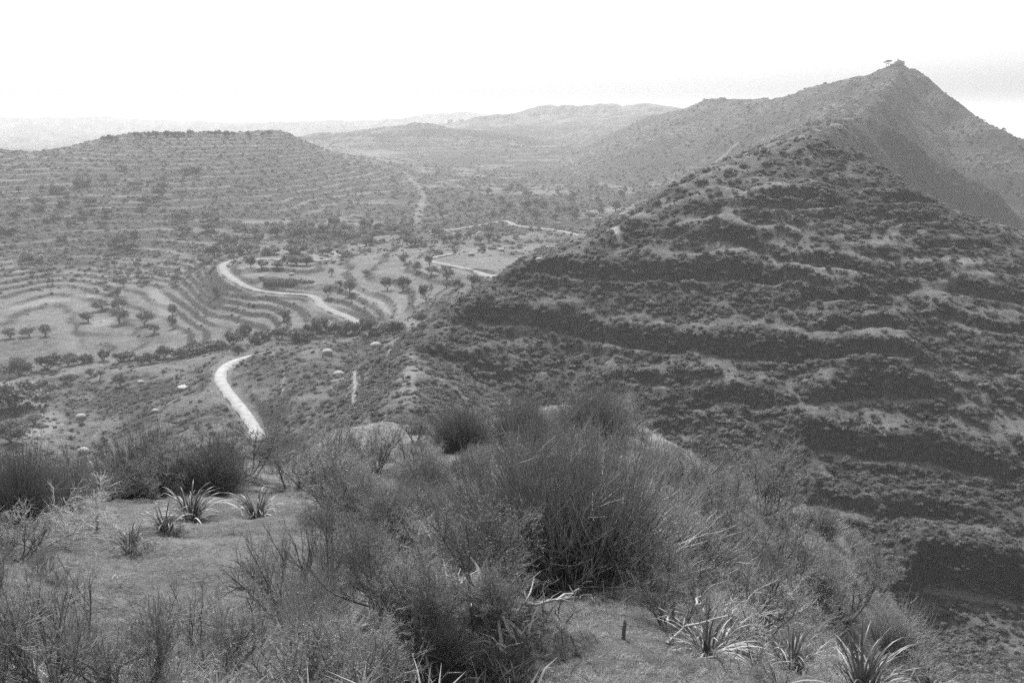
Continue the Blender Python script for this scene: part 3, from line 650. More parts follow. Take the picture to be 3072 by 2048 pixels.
BS = mesh_np('firing_slit', *lathe([(1.25, 0.12), (1.40, 0.14), (1.40, 0.43), (1.25, 0.43)], 10, math.radians(240), math.radians(300)), M_DARK)
BL = mesh_np('sill', *lathe([(1.20, -0.9), (1.47, -0.9), (1.50, 0.13), (1.20, 0.15)], 10, math.radians(240), math.radians(300)), M_CONC)
BR = mesh_np('rim', *lathe([(1.60, 0.37), (1.755, 0.44), (1.775, 0.53), (1.72, 0.585)], 32), M_CONC, True)
BUNK = [ # px, py of the foot, width in photo pixels, label, group
 (983,1062,34,'concrete bunker dome left of its two neighbours on the saddle slope above the lower road', None),
 (1128,1042,35,'concrete bunker dome nearest the bare earth path on the saddle', None),
 (1016,1128,34,'concrete bunker dome lowest on the saddle slope, dark slit to one side', None),
 (785,834,19,'small bunker dome just above the hedge beside the upper road bend', None),
 (876,826,18,'small bunker dome at the field end of the dark hedge', None),
 (777,808,16,'weathered bunker dome half hidden behind olive trees by the upper road', None),
 (1414,767,21,'bunker dome beside the top end of the right hand valley road', 'bunkers on the bare slope above the right hand road'),
 (1505,754,20,'bunker dome on the bare rise above the right hand road', 'bunkers on the bare slope above the right hand road'),
 (1553,784,19,'bunker dome of a close pair on the bare slope behind the near hill', 'pair of bunkers behind the near hill'),
 (1617,784,18,'bunker dome of a close pair on the bare slope behind the near hill', 'pair of bunkers behind the near hill'),
 (243,1255,32,'low bunker dome alone on the bare slope beside the pale earth track', None),
 (250,1358,36,'tilted bunker dome with a bright slit edge just beyond the foreground bushes', None),
 (422,1150,22,'bleached bunker dome among scattered bushes below the orchard gully', None),
 (8,1172,24,'bunker dome in the shade of the big round tree', None),
 (466,1236,20,'half buried bunker on an earth mound with its slit showing', None),
 (1296,707,14,'bunker dome under the far road', 'bunkers along the far road'),(1439,702,14,'bunker dome under the far road', 'bunkers along the far road'),
 (1142,747,12,'bunker dome near the pale triangular field', 'bunkers near the triangular field'),(1056,764,11,'bunker dome near the pale triangular field', 'bunkers near the triangular field'),(1075,764,10,'bunker dome near the pale triangular field', 'bunkers near the triangular field'),
 (1802,658,12,'bunker dome by the oval pale field', 'bunkers by the oval field'),(1867,648,9,'bunker dome by the oval pale field', 'bunkers by the oval field'),
 (1603,663,11,'bunker dome above the far road among olive trees', 'bunkers above the far road'),(1679,672,11,'bunker dome above the far road among olive trees', 'bunkers above the far road'),
]
for x, y in ((1555,620),(1598,622),(1062,534),(1122,534),(905,535),(1558,516),(1611,516),(1658,514),(1716,513),(1644,461),(1673,461),(1704,459),(1732,458),(1899,542),(1911,541),(1925,426),(1950,426),(2004,437),(2058,436),(2121,441)):
    BUNK.append((x, y, 8, 'tiny distant bunker dome on the hazy far terraces', 'far bunkers'))
for px, py, wpx, lab, grp in BUNK:
    g = ground(px, py, 150, 2600)
    if g is None: continue
    s = max(0.55, min(1.5, wpx * g[1] / FPX / 3.5))
    parts = [('dome', BD), ('ring_wall', BW), ('sill', BL), ('firing_slit', BS), ('rim', BR)]
    b = thing('bunker', lab, 'bunker', (g[0], g[1], g[2] + 0.3 * s), random.uniform(-0.9, 0.9), s, grp, parts[:2] if wpx <= 8 else parts)
    if wpx > 8:
        ch = {c.name.split('.')[0]: c for c in b.children}
        ch['rim'].parent = ch['dome']; ch['firing_slit'].parent = ch['ring_wall']; ch['sill'].parent = ch['ring_wall']
    if 'tilted' in lab: b.rotation_euler[1] = 0.10

# dense block of hedge beside the upper road
def hedge_mesh():
    r = np.random.default_rng(77); n = 5200; L, D, H = 21.0, 7.0, 3.2
    c = np.stack([r.uniform(-L / 2, L / 2, n), r.uniform(-D / 2, D / 2, n), r.uniform(0.1, 1, n) ** .6 * H], 1)
    c[:, 2] *= (1 - .35 * np.abs(c[:, 0] / (L / 2)) ** 3) * (.85 + .2 * vnoise(c[:, 0] * .8, c[:, 1] * .8, 4)); c[:, 1] *= np.sqrt(1 - .8 * (c[:, 0] / (L / 2)) ** 2)
    return mesh_np('foliage', *leaf_tris(r, c, r.uniform(.25, .55, n)), M_SCRUB)
g = ground(862, 862, 300, 600)
hd_ = thing('hedge', 'dark dense block of hedge enclosed by the bend of the upper road', 'hedge', (g[0], g[1] + 3.5, g[2] - .2), -0.1, 1, None, [('foliage', hedge_mesh())])
rr_ = np.random.default_rng(78); sx = rr_.uniform(-9, 9, 40)
obj('stems', mesh_np('stems', *tubes(grow(rr_, np.stack([sx, rr_.uniform(-2, 2, 40), np.full(40, -.5)], 1), np.tile([0, 0, 1.], (40, 1)), rr_.uniform(2, 3, 40), 4, .1, .1), np.broadcast_to(np.linspace(.06, .02, 4), (40, 4)), 4), M_BARK), hd_)['kind'] = 'stuff'

# flat round concrete slab seen beside the bushes
g = ground(556, 1160, 180, 420)
tag(obj('concrete_disc', mesh_np('concrete_disc', *lathe([(0.01, -0.5), (2.2, -0.5), (2.25, 0.12), (2.1, 0.2), (0.01, 0.24)], 30), M_CONC, False), loc=(g[0], g[1], g[2])), 'flat round concrete slab lying in the scrub left of the lower road', 'slab')

# ------------------------------------------------------------------ trees: one trunk and one crown each
OL = [olive_meshes(200 + i, 0.75 + 0.1 * (i % 4)) for i in range(10)]
OD = [olive_meshes(220 + i, 1.6) for i in range(3)]
NTREE = [0]
def tree(px, py, hpx, wpx, label, group, dmin=150, dmax=2500, dense=False, name='olive_tree'):
    g = ground(px, py, dmin, dmax)
    if g is None: return
    k = g[1] / FPX; h = hpx * k; w = wpx * k
    w_, c_ = (OD if dense else OL)[random.randrange(3 if dense else 10)]
    if dense: g = g - np.array([0, 0, 0.1 * h]); w *= 1.25; h *= 1.05
    o = thing(name, label, 'tree', g, random.uniform(0, 6.28), (w / 0.95 * random.uniform(.8, 1.2), w / 0.95 * random.uniform(.8, 1.2), h / 0.98 * random.uniform(.8, 1.15)), group, [('trunk', w_), ('crown', c_)])
    o.rotation_euler[0] = random.uniform(-.12, .12); o.rotation_euler[1] = random.uniform(-.12, .12)
    NTREE[0] += 1
G_OR = 'olive trees on the orchard terraces'
L_OR = 'olive tree with a thin trunk casting a round shadow on the orchard terraces'
for x, y, h, w in [(1048,882,52,52),(1161,870,48,46),(1211,872,52,50),(1281,906,66,60),(1251,818,40,40),(1289,803,40,40),(1295,826,34,40),(1340,838,48,62),(1340,866,30,50),(1373,870,34,50),(1421,865,46,56),(1212,794,34,44),
                   (1097,828,24,28),(994,828,26,28),(1017,870,28,26),(983,893,44,34),(1262,974,40,40)]:
    tree(x, y, h, w, L_OR, G_OR, 300, 620)
for x, y, h, w in [(787,803,30,34),(753,803,40,26),(831,804,30,34),(864,794,40,40),(893,797,44,42),(918,795,40,36),(700,770,34,44),(640,770,36,50),(614,792,28,40),(745,760,40,50),(810,765,36,48),(870,760,36,50),(980,768,26,40),(1030,770,26,40)]:
    tree(x, y, h, w, 'dark olive tree in the belt behind the upper road', 'olive trees behind the upper road', 400, 800, True)
for x, y, h, w in [(854,962,48,52),(648,890,30,34),(529,853,40,50),(518,945,36,44),(520,983,40,36),(362,970,52,76),(437,975,52,62),(308,928,36,60),(357,932,40,60),(263,966,40,56),(353,902,36,42),(85,1010,40,60),(138,1006,34,40),(27,1015,40,60),(370,858,34,40),(330,880,28,40),(460,1000,30,44)]:
    tree(x, y, h, w, 'olive tree standing in the bowl of curved terraces', 'olive trees in the terraced bowl', 330, 620)
for x, y, h, w in [(141,1110,62,70),(60,1130,70,80),(205,1096,46,52),(170,1090,40,40),(250,1088,40,50),(312,1083,40,40),(357,1086,44,44),(390,1080,36,36),(424,1095,40,44),(453,1090,40,44),(490,1075,44,44),(536,1072,44,56),(576,1060,44,52),(616,1055,48,60),(650,1048,40,50),(714,1063,48,44),(700,1035,48,52),(726,1020,52,50),(768,1035,54,60),(800,1022,40,40),(836,1022,50,50),(880,1020,46,60),(906,1022,54,60),(963,998,50,60),(940,1010,50,44),(1000,1000,40,44),(1036,1004,54,70),(1075,1002,40,50),(1105,1004,52,60),(1136,1001,44,50),(1197,998,50,60),(1165,1000,36,40)]:
    tree(x, y, h, w, 'leafy tree in the line that fills the gully above the lower road', 'trees along the gully', 300, 460, True, 'gully_tree')
for x, y, h, w in [(33,1326,90,90),(36,1228,110,170),(134,1192,60,90),(188,1152,32,30),(210,1150,34,32),(110,1270,30,60),(300,1140,34,44),(270,1130,30,36),(360,1160,40,50)]:
    tree(x, y, h, w, 'round tree on the bare slope beside the pale earth track', 'trees by the earth track', 180, 420, h > 80, 'round_tree')
# trees standing in rows and groups further off
def in_poly(n, poly, lab, grp, h0, h1, dmin, dmax, dense=False, name='olive_tree'):
    poly = np.array(poly, float); lo, hi = poly.min(0), poly.max(0); c = 0; tries = 0
    while c < n and tries < n * 40:
        tries += 1; x, y = random.uniform(lo[0], hi[0]), random.uniform(lo[1], hi[1]); ins = False; j = len(poly) - 1
        for i in range(len(poly)):
            if (poly[i][1] > y) != (poly[j][1] > y) and x < (poly[j][0] - poly[i][0]) * (y - poly[i][1]) / (poly[j][1] - poly[i][1]) + poly[i][0]: ins = not ins
            j = i
        if ins:
            g = ground(x, y, dmin, dmax)
            if g is None or interp(ROADW, g[0], g[1]) > 0.05: continue
            h = random.uniform(h0, h1) * FPX / g[1]; tree(x, y, h, h * random.uniform(1.0, 1.35), lab, grp, dmin, dmax, dense, name); c += 1
in_poly(46, [(660,690),(960,680),(1240,690),(1270,745),(1000,735),(930,770),(660,755)], 'small dark tree in the thicket at the foot of the terraced hill', 'trees at the foot of the terraced hill', 4, 7, 480, 900, True, 'thicket_tree')
in_poly(46, [(1300,600),(1560,560),(1960,570),(1900,640),(1700,680),(1300,680)], 'hazy olive tree on the mid valley fields beyond the far road', 'trees on the mid valley fields', 4, 7, 500, 1200)
in_poly(44, [(0,560),(560,480),(700,640),(640,760),(0,790)], 'lone dark tree on the long terraced hill', 'trees on the terraced hill', 4, 7.5, 540, 1000, True, 'hill_tree')
in_poly(14, [(1290,700),(1480,690),(1500,740),(1300,755)], 'olive tree on the slope between the two right hand roads', 'trees between the right hand roads', 4, 6, 480, 760)
# crest of the terraced hill
for i in range(34):
    x = random.choice([random.uniform(300, 600), random.uniform(300, 600), random.uniform(600, 830)])
    y0 = np.interp(x, [290,372,448,613,723,799,850], [430,418,414,408,411,410,398])
    for dy in (0, 3, 6, 10, 15, 20):
        g = ground(x, y0 + dy, 500, 1300)
        if g is not None and g[1] < 1150: break
    if g is None: continue
    h = random.uniform(3.5, 6.5); w_, c_ = OD[random.randrange(3)]
    thing('crest_tree', 'small tree in the row along the crest of the terraced hill', 'tree', g, random.uniform(0, 6), (h * 1.1, h * 1.1, h), 'crest trees', [('trunk', w_), ('crown', c_)])
# umbrella pine on the peak
def pine():
    r = np.random.default_rng(5)
    tr = np.array([[[0, 0, -.4], [.1, 0, 1.2], [.25, .1, 2.6], [.1, .1, 3.6]], [[-1.6, .2, -.5], [-1.5, .2, 1.0], [-1.2, .1, 2.4], [-.8, .1, 3.4]]])
    lim = grow(r, np.repeat(tr[:, 2], 6, 0), rdir(r, 12, .15) * [1.5, 1.5, .7], r.uniform(1.2, 2.4, 12), 4, .1, .05)
    w = mesh_np('trunk', *join([tubes(tr, np.broadcast_to(np.array([.22, .18, .15, .1]), (2, 4)), 7), tubes(lim, np.broadcast_to(np.linspace(.08, .03, 4), (12, 4)), 4)]), M_BARK, True)
    n = 2600; nl = 16; lc = np.stack([r.uniform(-3.6, 3.2, nl), r.uniform(-2, 2, nl), np.zeros(nl)], 1); lc[:, 2] = 4.0 + .9 * (1 - (lc[:, 0] / 4) ** 2) + .25 * lc[:, 0] * .5 + r.normal(0, .2, nl)
    lr = r.uniform(.7, 1.25, nl); k = r.integers(0, nl, n); c = lc[k] + rdir(r, n) * lr[k][:, None] * [1.2, 1.2, .6] * r.uniform(.4, 1, (n, 1))
    return w, mesh_np('crown', *leaf_tris(r, c, r.uniform(.22, .4, n)), M_OLIVE)
def crest(px, y0, dmin, dmax):
    y = y0
    while y < y0 + 60:
        g = ground(px, y, dmin, dmax)
        if g is not None: return g
        y += 1
PKG = crest(2664, 185, 850, 1100)
thing('umbrella_pine', 'flat topped umbrella pine leaning on the summit beside the small building', 'tree', PKG, 0, 1.0, None, [('trunk', pine()[0]), ('crown', pine()[1])])

# ------------------------------------------------------------------ buildings
def bevel_box(w, d, h, z0=0.0):
    v = np.array([(x * w / 2, y * d / 2, z) for z in (z0, z0 + h) for y in (-1, 1) for x in (-1, 1)]); f = np.array([(0, 2, 3, 1), (4, 5, 7, 6), (0, 1, 5, 4), (2, 6, 7, 3), (0, 4, 6, 2), (1, 3, 7, 5)]); return v, f
def boxm(name, w, d, h, z0, mat, off=(0, 0)):
    v, f = bevel_box(w, d, h, z0); v = v + np.array([off[0], off[1], 0]); return mesh_np(name, v, f, mat)
def gable(name, w, d, h, z0, mat, over=0.3):
    w2, d2 = w / 2 + over, d / 2 + over
    v = [(-w2, -d2, z0), (w2, -d2, z0), (w2, d2, z0), (-w2, d2, z0), (-w2, 0, z0 + h), (w2, 0, z0 + h), (-w2, -d2, z0 - .15), (w2, -d2, z0 - .15), (w2, d2, z0 - .15), (-w2, d2, z0 - .15)]
    t = [(0, 1, 5), (0, 5, 4), (2, 3, 4), (2, 4, 5), (1, 2, 5), (3, 0, 4), (6, 8, 7), (6, 9, 8), (0, 6, 7), (0, 7, 1), (1, 7, 8), (1, 8, 2), (2, 8, 9), (2, 9, 3), (3, 9, 6), (3, 6, 0)]
    return mesh_np(name, v, t, mat)
g = crest(2697, 185, 850, 1100)
hut = thing('summit_building', 'pale ruined building with raised middle block on the summit of the peak', 'building', (g[0], g[1] + 1.0, g[2] + 0.7), 0.1, 1.0, None,
  [('wall', boxm('wall', 8.6, 5, 4.9, -3.0, M_WALLG)), ('upper_block', boxm('upper_block', 3.0, 3.6, 1.5, 1.905, M_WALLG, (-.2, 0))), ('parapet', boxm('parapet', 2.2, 4.2, .7, 1.905, M_WALLG, (3.0, 0)))])
obj('chimney', boxm('chimney', 0.8, 0.8, 1.0, 3.41, M_WALLG, (-.9, 0)), hut.children[1])
wn_ = obj('window', boxm('window', 0.9, 0.1, 1.1, 0.2, M_DARK, (-2.2, -2.53)), hut); obj('window', boxm('window', 0.9, 0.1, 1.1, 0.2, M_DARK, (1.4, -2.53)), hut)
obj('door', boxm('door', 1.0, 0.1, 2.0, -1.3, M_DARK, (-.4, -2.53)), hut)
g2 = crest(2676, 188, 850, 1100)
thing('summit_shed', 'low pale shed between the umbrella pine and the summit building', 'building', (g2[0] + .4, g2[1] + 0.6, g2[2] + 0.3), 0.05, 1.0, None, [('wall', boxm('wall', 3.2, 2.6, 2.0, -1, M_WALLG)), ('roof', boxm('roof', 3.5, 2.9, .2, 1.003, M_ROOF)), ('door', boxm('door', .8, .1, 1.5, -.9, M_DARK, (.2, -1.33)))])
for dx, hh, lab in ((-3.6, 9.0, 'tall thin mast on the left end of the summit building'), (-1.4, 6.6, 'shorter thin mast rising from the middle of the summit building')):
    mp = tubes(np.array([[[0, 0, -1.0], [0, 0, hh * .5], [0, 0, hh]]]), np.array([[.07, .05, .035]]), 6)
    cr = tubes(np.array([[[-.5, 0, hh * .93], [0, 0, hh * .93], [.5, 0, hh * .93]]]), np.array([[.03, .03, .03]]), 5)
    thing('antenna_mast', lab, 'mast', (g[0] + dx, g[1] - 0.9, g[2]), 0, 1, None, [('pole', mesh_np('pole', *mp, M_WALLG)), ('crossbar', mesh_np('crossbar', *cr, M_WALLG))])
def house(px, py, wm, dm, hm, label, group=None, dmin=1000, dmax=6000, rz=0.0, roof=True):
    gg = ground(px, py, dmin, dmax)
    if gg is None: return
    p = [('wall', boxm('wall', wm, dm, hm + 1, -1, M_WALL))]
    p.append(('roof', gable('roof', wm, dm, hm * .4, hm + .153, M_ROOF)) if roof else ('roof', boxm('roof', wm + .4, dm + .4, .3, hm + .003, M_WALL)))
    h = thing('house' if roof else 'long_building', label, 'house' if roof else 'building', gg, rz, 1, group, p)
    for k in range(max(2, int(wm / 3.5))):
        xx = -wm / 2 + (k + .5) * wm / max(2, int(wm / 3.5)); obj('window', boxm('window', 1.0, .12, 1.0, hm * .4, M_DARK, (xx, -dm / 2 - .03)), h)
house(1544, 440, 12.5, 6, 2.6, 'long low white building standing alone on the far plateau', None, 1200, 2600, 0.0, False)
house(1569, 440, 4.2, 4, 2.2, 'tiny white hut beside the long white building', None, 1200, 2600, 0.2)
for x, y, wm in ((139,449,9),(400,386,14),(443,394,12),(355,386,16),(230,413,16),(247,438,14),(985,382,16),(1140,374,12),(1265,359,14),(1350,366,12),(1385,366,10),(478,382,14),(525,381,10),(690,380,18)):
    house(x, y, wm, 8, 4.5, 'small white house in the haze on the far plain', 'houses on the far plain', 2300 if x < 900 else 1400, 9000, random.uniform(-.5, .5))

# ------------------------------------------------------------------ foreground plants
BRO = [broom_meshes(300 + i, 1500, 3) for i in range(3)] + [broom_meshes(310 + i, 700, 2, 0.6, 1.25, M_BROOMP) for i in range(2)]
TWI = [twig_meshes(320 + i, 8 + i) for i in range(4)]
LEA = [twig_meshes(340 + i, 9, 2600, 0.95) for i in range(3)]
PAL = [twig_meshes(350 + i, 7, 0, 1.1, M_PALE, 0.02) for i in range(2)]
FG = []
def shrub(kind, px, py, hpx, wpx, label, group=None, dmax=95):
    g = ground(px, py, 3, dmax)
    if g is None:
        for e in range(5, 120, 5):
            g = ground(px, py + e, 3, dmax)
            if g is not None: break
    if g is None: return
    k = g[1] / FPX; h, w = hpx * k, wpx * k; sink = 0.04
    if kind == 'B': nm, cat, pr, bw_, bh = 'broom_bush', 'bush', BRO[random.randrange(3)], 1.35, 1.08
    elif kind == 'b': nm, cat, pr, bw_, bh = 'broom_bush', 'bush', BRO[3 + random.randrange(2)], 1.25, 1.08
    elif kind == 'T': nm, cat, pr, bw_, bh = 'bare_shrub', 'shrub', TWI[random.randrange(4)], 1.15, 1.15
    elif kind == 'L': nm, cat, pr, bw_, bh = 'leafy_shrub', 'shrub', LEA[random.randrange(3)], 1.35, 1.1
    else: nm, cat, pr, bw_, bh = 'dead_shrub', 'shrub', PAL[random.randrange(2)], 1.4, 1.0
    names = ('branches', 'twigs', 'foliage')
    o = thing(nm, label, cat, (g[0], g[1], g[2] - sink), random.uniform(0, 6.28), (w / bw_, w / bw_, h / bh), group, list(zip(names, pr)))
    FG.append((g[0], g[1], w)); return o
SH = [
 ('B',1715,1750,700,900,'huge dense broom bush standing over the small grass patch'),
 ('b',1960,1690,410,520,'paler broom bush spilling out right of the huge one'),
 ('B',1560,1700,400,380,'broom bush filling the left flank of the huge one'),
 ('L',1430,1770,360,400,'tangled leafy shrub with glinting leaves left of the huge broom bush'),
 ('D',1360,1700,230,330,'bleached dead shrub tangled in front of the leafy scrub'),
 ('B',1385,1350,220,260,'dark broom bush behind a whitish twiggy shrub on the spur crest'),
 ('D',1345,1350,130,170,'whitish twiggy shrub in front of the dark broom on the spur crest'),
 ('B',1570,1345,240,260,'round broom bush in the middle of the spur crest'),
 ('B',1785,1330,260,300,'broad broom bush beside the bare footpath on the spur crest'),
 ('B',60,1560,320,320,'dark bushy broom at the far end of the turf shelf'),
 ('B',190,1540,220,200,'small broom bush leaning against the dark bushy one'),
 ('B',430,1490,300,330,'tall broom bush behind the strap leaved plants'),
 ('T',480,1500,270,260,'bare twiggy shrub in front of the tall broom behind the turf'),
 ('b',300,1500,180,240,'thin broom bush between the dark and the tall broom'),
 ('B',640,1470,230,260,'broom bush behind the bright strap leaved plant'),
 ('L',570,1470,170,240,'low leafy shrub behind the turf shelf'),
 ('B',850,1340,140,210,'broom bush just below the end of the lower road'),
 ('L',750,1430,190,280,'leafy shrub behind the darkest strap leaved plant'),
 ('T',890,1465,170,300,'spreading bare shrub with dark limbs at the back of the turf'),
 ('b',1000,1440,190,260,'feathery broom bush at the back corner of the turf'),
 ('L',1130,1420,170,240,'leafy shrub below the far grass hummock'),
 ('b',1060,1540,230,250,'feathery broom bush on the slope left of the leafy tangle'),
 ('B',1285,1520,230,220,'narrow dark broom bush on the slope above the leafy tangle'),
 ('b',1180,1600,260,270,'upright broom with bare stems in the middle of the slope'),
 ('T',850,1870,440,360,'tall bare shrub at the right edge of the turf'),
 ('T',1010,1850,450,320,'tall bare shrub with dark upright stems on the middle slope'),
 ('b',940,1880,330,330,'thin broom between the two tall bare shrubs'),
 ('T',1150,1840,420,330,'bare shrub hung with dry twigs on the middle slope'),
 ('L',1250,1850,260,300,'leafy shrub above the undercut mound'),
 ('L',720,2010,330,420,'low leafy shrub below the tall bare shrub at the turf edge'),
 ('T',640,2060,400,380,'bare shrub with pale twigs at the lower end of the turf'),
 ('T',190,2110,620,520,'large dark bare shrub with thick limbs below the turf'),
 ('T',40,2090,520,420,'dark bare shrub left of the large one below the turf'),
 ('T',400,2130,520,420,'bare shrub right of the large one below the turf'),
 ('L',880,2090,300,420,'leafy shrub tangled with long dry stalks'),
 ('D',520,2100,230,380,'bleached dead shrub lying under the bare ones'),
 ('L',1060,2100,300,380,'leafy shrub left of the undercut mound'),
 ('D',1000,2050,250,400,'fallen dead shrub with long pale stalks left of the mound'),
 ('B',1340,1945,150,230,'small dark broom growing on top of the undercut mound'),
 ('b',1450,1965,150,200,'thin tuft of broom on the right of the undercut mound'),
 ('D',290,1590,150,380,'pale straw tangle at the left of the turf shelf'),
 ('D',120,1640,200,340,'bleached straw tangle spilling over the edge of the turf'),
 ('L',60,1680,170,300,'low leafy shrub under the bleached straw tangle'),
 ('L',2170,1580,230,260,'leafy shrub above the bright dead leaves on the right'),
 ('T',2290,1540,260,260,'dark limbed bare shrub standing out on the right shoulder'),
 ('L',2280,1480,170,220,'leafy shrub behind the dark limbed shrub on the right shoulder'),
 ('L',2330,1740,270,320,'wide leafy shrub on the right slope'),
 ('b',2440,1780,240,260,'feathery broom right of the wide leafy shrub'),
 ('L',2540,1860,230,280,'leafy shrub on the falling edge of the right slope'),
 ('T',2020,1880,330,330,'bare shrub with pale forked limbs right of the grass patch'),
 ('T',2260,1900,300,300,'bare shrub between the strap leaved clumps'),
 ('D',2150,1930,250,380,'heap of bleached dead stalks right of the grass patch'),
 ('L',2420,1900,260,320,'leafy shrub above the dark centred strap leaved clump'),
 ('b',2680,1960,260,280,'feathery broom at the drop on the right'),
 ('D',2330,1850,200,260,'dry grey shrub under the wide leafy one'),
 ('L',2060,1740,250,300,'leafy shrub at the foot of the paler broom bush'),
 ('L',2640,1780,160,200,'leafy shrub hanging on the lower right slope'),
 ('b',2470,1600,140,180,'round shrub alone on the bare right slope'),
 ('L',2560,1690,120,160,'low shrub beside the pale bare strip on the right slope'),
]
for a in SH: shrub(*a)
# lesser scrub that fills the spur between the named bushes
cnt = 0
for i in range(900):
    if cnt >= 95: break
    px, py = random.uniform(-40, 2750), random.uniform(1290, 1720)
    g = ground(px, py, 22, 95)
    if g is None or any(math.hypot(g[0] - q[0], g[1] - q[1]) < 0.42 * q[2] for q in FG): continue
    if interp(PATHW, g[0], g[1]) > 0.2: continue
    if 250 < px < 960 and py > 1470: continue
    hm = random.uniform(0.6, 1.5); k = FPX / g[1]; kd = random.choice('bbBLLTD' if py < 1450 else 'bLLTD')
    lab = {'B': 'small broom bush among the scrub on the spur', 'b': 'small broom bush among the scrub on the spur', 'L': 'small leafy shrub among the scrub on the spur', 'T': 'small bare shrub among the scrub on the spur', 'D': 'small dead grey shrub among the scrub on the spur'}[kd]
    shrub(kd, px, py, hm * k, hm * k * random.uniform(1.0, 1.6), lab, 'lesser scrub on the spur: ' + lab.split()[1]); cnt += 1
cnt = 0
for i in range(900):
    if cnt >= 46: break
    px, py = random.uniform(-60, 2700), random.uniform(1720, 2060)
    if (250 < px < 780 and py < 1960) or (1560 < px < 2350 and py > 1760) or (1180 < px < 1660 and py > 1890): continue
    g = ground(px, py, 6, 24)
    if g is None: continue
    hm = random.uniform(0.25, 0.7); k = FPX / g[1]; kd = random.choice('bLLTTD')
    lab = {'b': 'knee high broom sprig in the nearest tangle', 'L': 'knee high leafy sprig in the nearest tangle', 'T': 'knee high bare sprig in the nearest tangle', 'D': 'knee high dead grey sprig in the nearest tangle'}[kd]
    shrub(kd, px, py, hm * k, hm * k * random.uniform(1.0, 1.5), lab, 'sprigs in the nearest tangle: ' + lab.split()[2], 26); cnt += 1

# strap leaved plants: every leaf its own part
def strap_mesh(seed, mat):
    r = np.random.default_rng(seed); k = 9; t = np.linspace(0, 1, k); th0 = r.uniform(0.05, 0.5); bend = r.uniform(0.9, 2.3)
    th = th0 + bend * t ** 1.5; seg = 1.0 / (k - 1); x = np.concatenate([[0], np.cumsum(np.sin(th[:-1]) * seg)]); z = np.concatenate([[0], np.cumsum(np.cos(th[:-1]) * seg)])
    y = 0.04 * np.sin(t * 3 + r.uniform(0, 6)); w = 0.0165 * np.sqrt(np.clip(1 - t, 0, 1)) * (0.6 + 1.2 * t * (1 - t) * 2) + 0.001; V = []
    for i in range(k):
        nx, nz = math.cos(th[i]), -math.sin(th[i])
        for s in (-1, 0, 1): V.append((x[i] + (0.35 * w[i] * nx if s else 0), y[i] + s * w[i], z[i] + (0.35 * w[i] * nz if s else 0) * 1.0))
    f = [(i * 3 + j, i * 3 + j + 1, (i + 1) * 3 + j + 1, (i + 1) * 3 + j) for i in range(k - 1) for j in range(2)]
    return mesh_np('leaf', V, f, mat, True)
SLM = [strap_mesh(400 + i, M_STRAP) for i in range(9)]; SDM = [strap_mesh(420 + i, M_DEAD) for i in range(4)]
def strap_plant(px, py, hpx, label, n=46, dead=8, group=None, dmax=90):
    g = ground(px, py, 4, dmax)
    if g is None: return
    L = hpx * g[1] / FPX * 1.15
    o = thing('strap_leaf_plant', label, 'plant', (g[0], g[1], g[2] - 0.02), 0, 1, group)
    for i in range(n):
        dd = i < dead; m = random.choice(SDM if dd else SLM); a = random.uniform(0, 6.28); q = random.uniform(0, .16) * L
        obj('leaf', m, o, (q * math.cos(a), q * math.sin(a), 0), (random.uniform(-.2, .2), random.uniform(-.15, .35) + (.45 if dd else 0), a + random.uniform(-.5, .5)), L * random.uniform(.55, 1.1))
    FG.append((g[0], g[1], L * 1.2))
for a in [
 (770,1555,120,'dark strap leaved plant with curling leaves alone at the back of the turf',84,7),(575,1560,125,'brightest strap leaved plant with sunlit upright leaves on the turf edge',84,20),
 (495,1595,110,'small strap leaved plant pressed against the brightest one',60,5),(392,1655,115,'dark strap leaved plant with a hollow centre on the turf edge',64,6),(20,1680,105,'strap leaved plant at the left end of the turf edge',56,12),
 (2380,2025,170,'strap leaved clump with a dark centre on the right foreground',84,12),(2590,2100,230,'largest strap leaved clump with broad upright leaves on the right foreground',90,12),(2120,1960,180,'strap leaved clump smothered in bleached dead leaves',76,44),
 (2270,2005,110,'small strap leaved clump between the bleached one and the dark centred one',50,20),(2790,2070,120,'strap leaved clump at the brink on the right',48,10)]:
    strap_plant(*a)
G_ST = 'small strap leaved tufts on the spur crest'
for x, y, h in [(2000,1350,36),(2050,1380,40),(2120,1400,44),(2180,1405,40),(2235,1450,46),(2270,1470,40),(1660,1235,30),(1365,1395,44),(1985,1380,36),(2160,1545,50),(2090,1430,40),(2140,1440,40)]:
    strap_plant(x, y, h, 'small strap leaved tuft near the bare footpath on the spur', 18, 5, G_ST)

for x, y, h, w, k, l in [(2330,2060,110,200,'L','low leafy shrub half covering the dark centred clump'),(2480,2050,140,220,'D','dry grey shrub between the two right foreground clumps'),(2700,2080,170,260,'L','leafy shrub half burying the largest clump'),(2190,2010,110,220,'T','low bare shrub in front of the bleached clump'),(520,1610,60,110,'L','low leafy sprig at the foot of the bright strap leaved plant'),(700,1600,50,100,'D','dry sprig beside the dark strap leaved plant'),(440,1660,60,120,'T','bare sprig between two strap leaved plants')]: shrub(k, x, y, h, w, l)
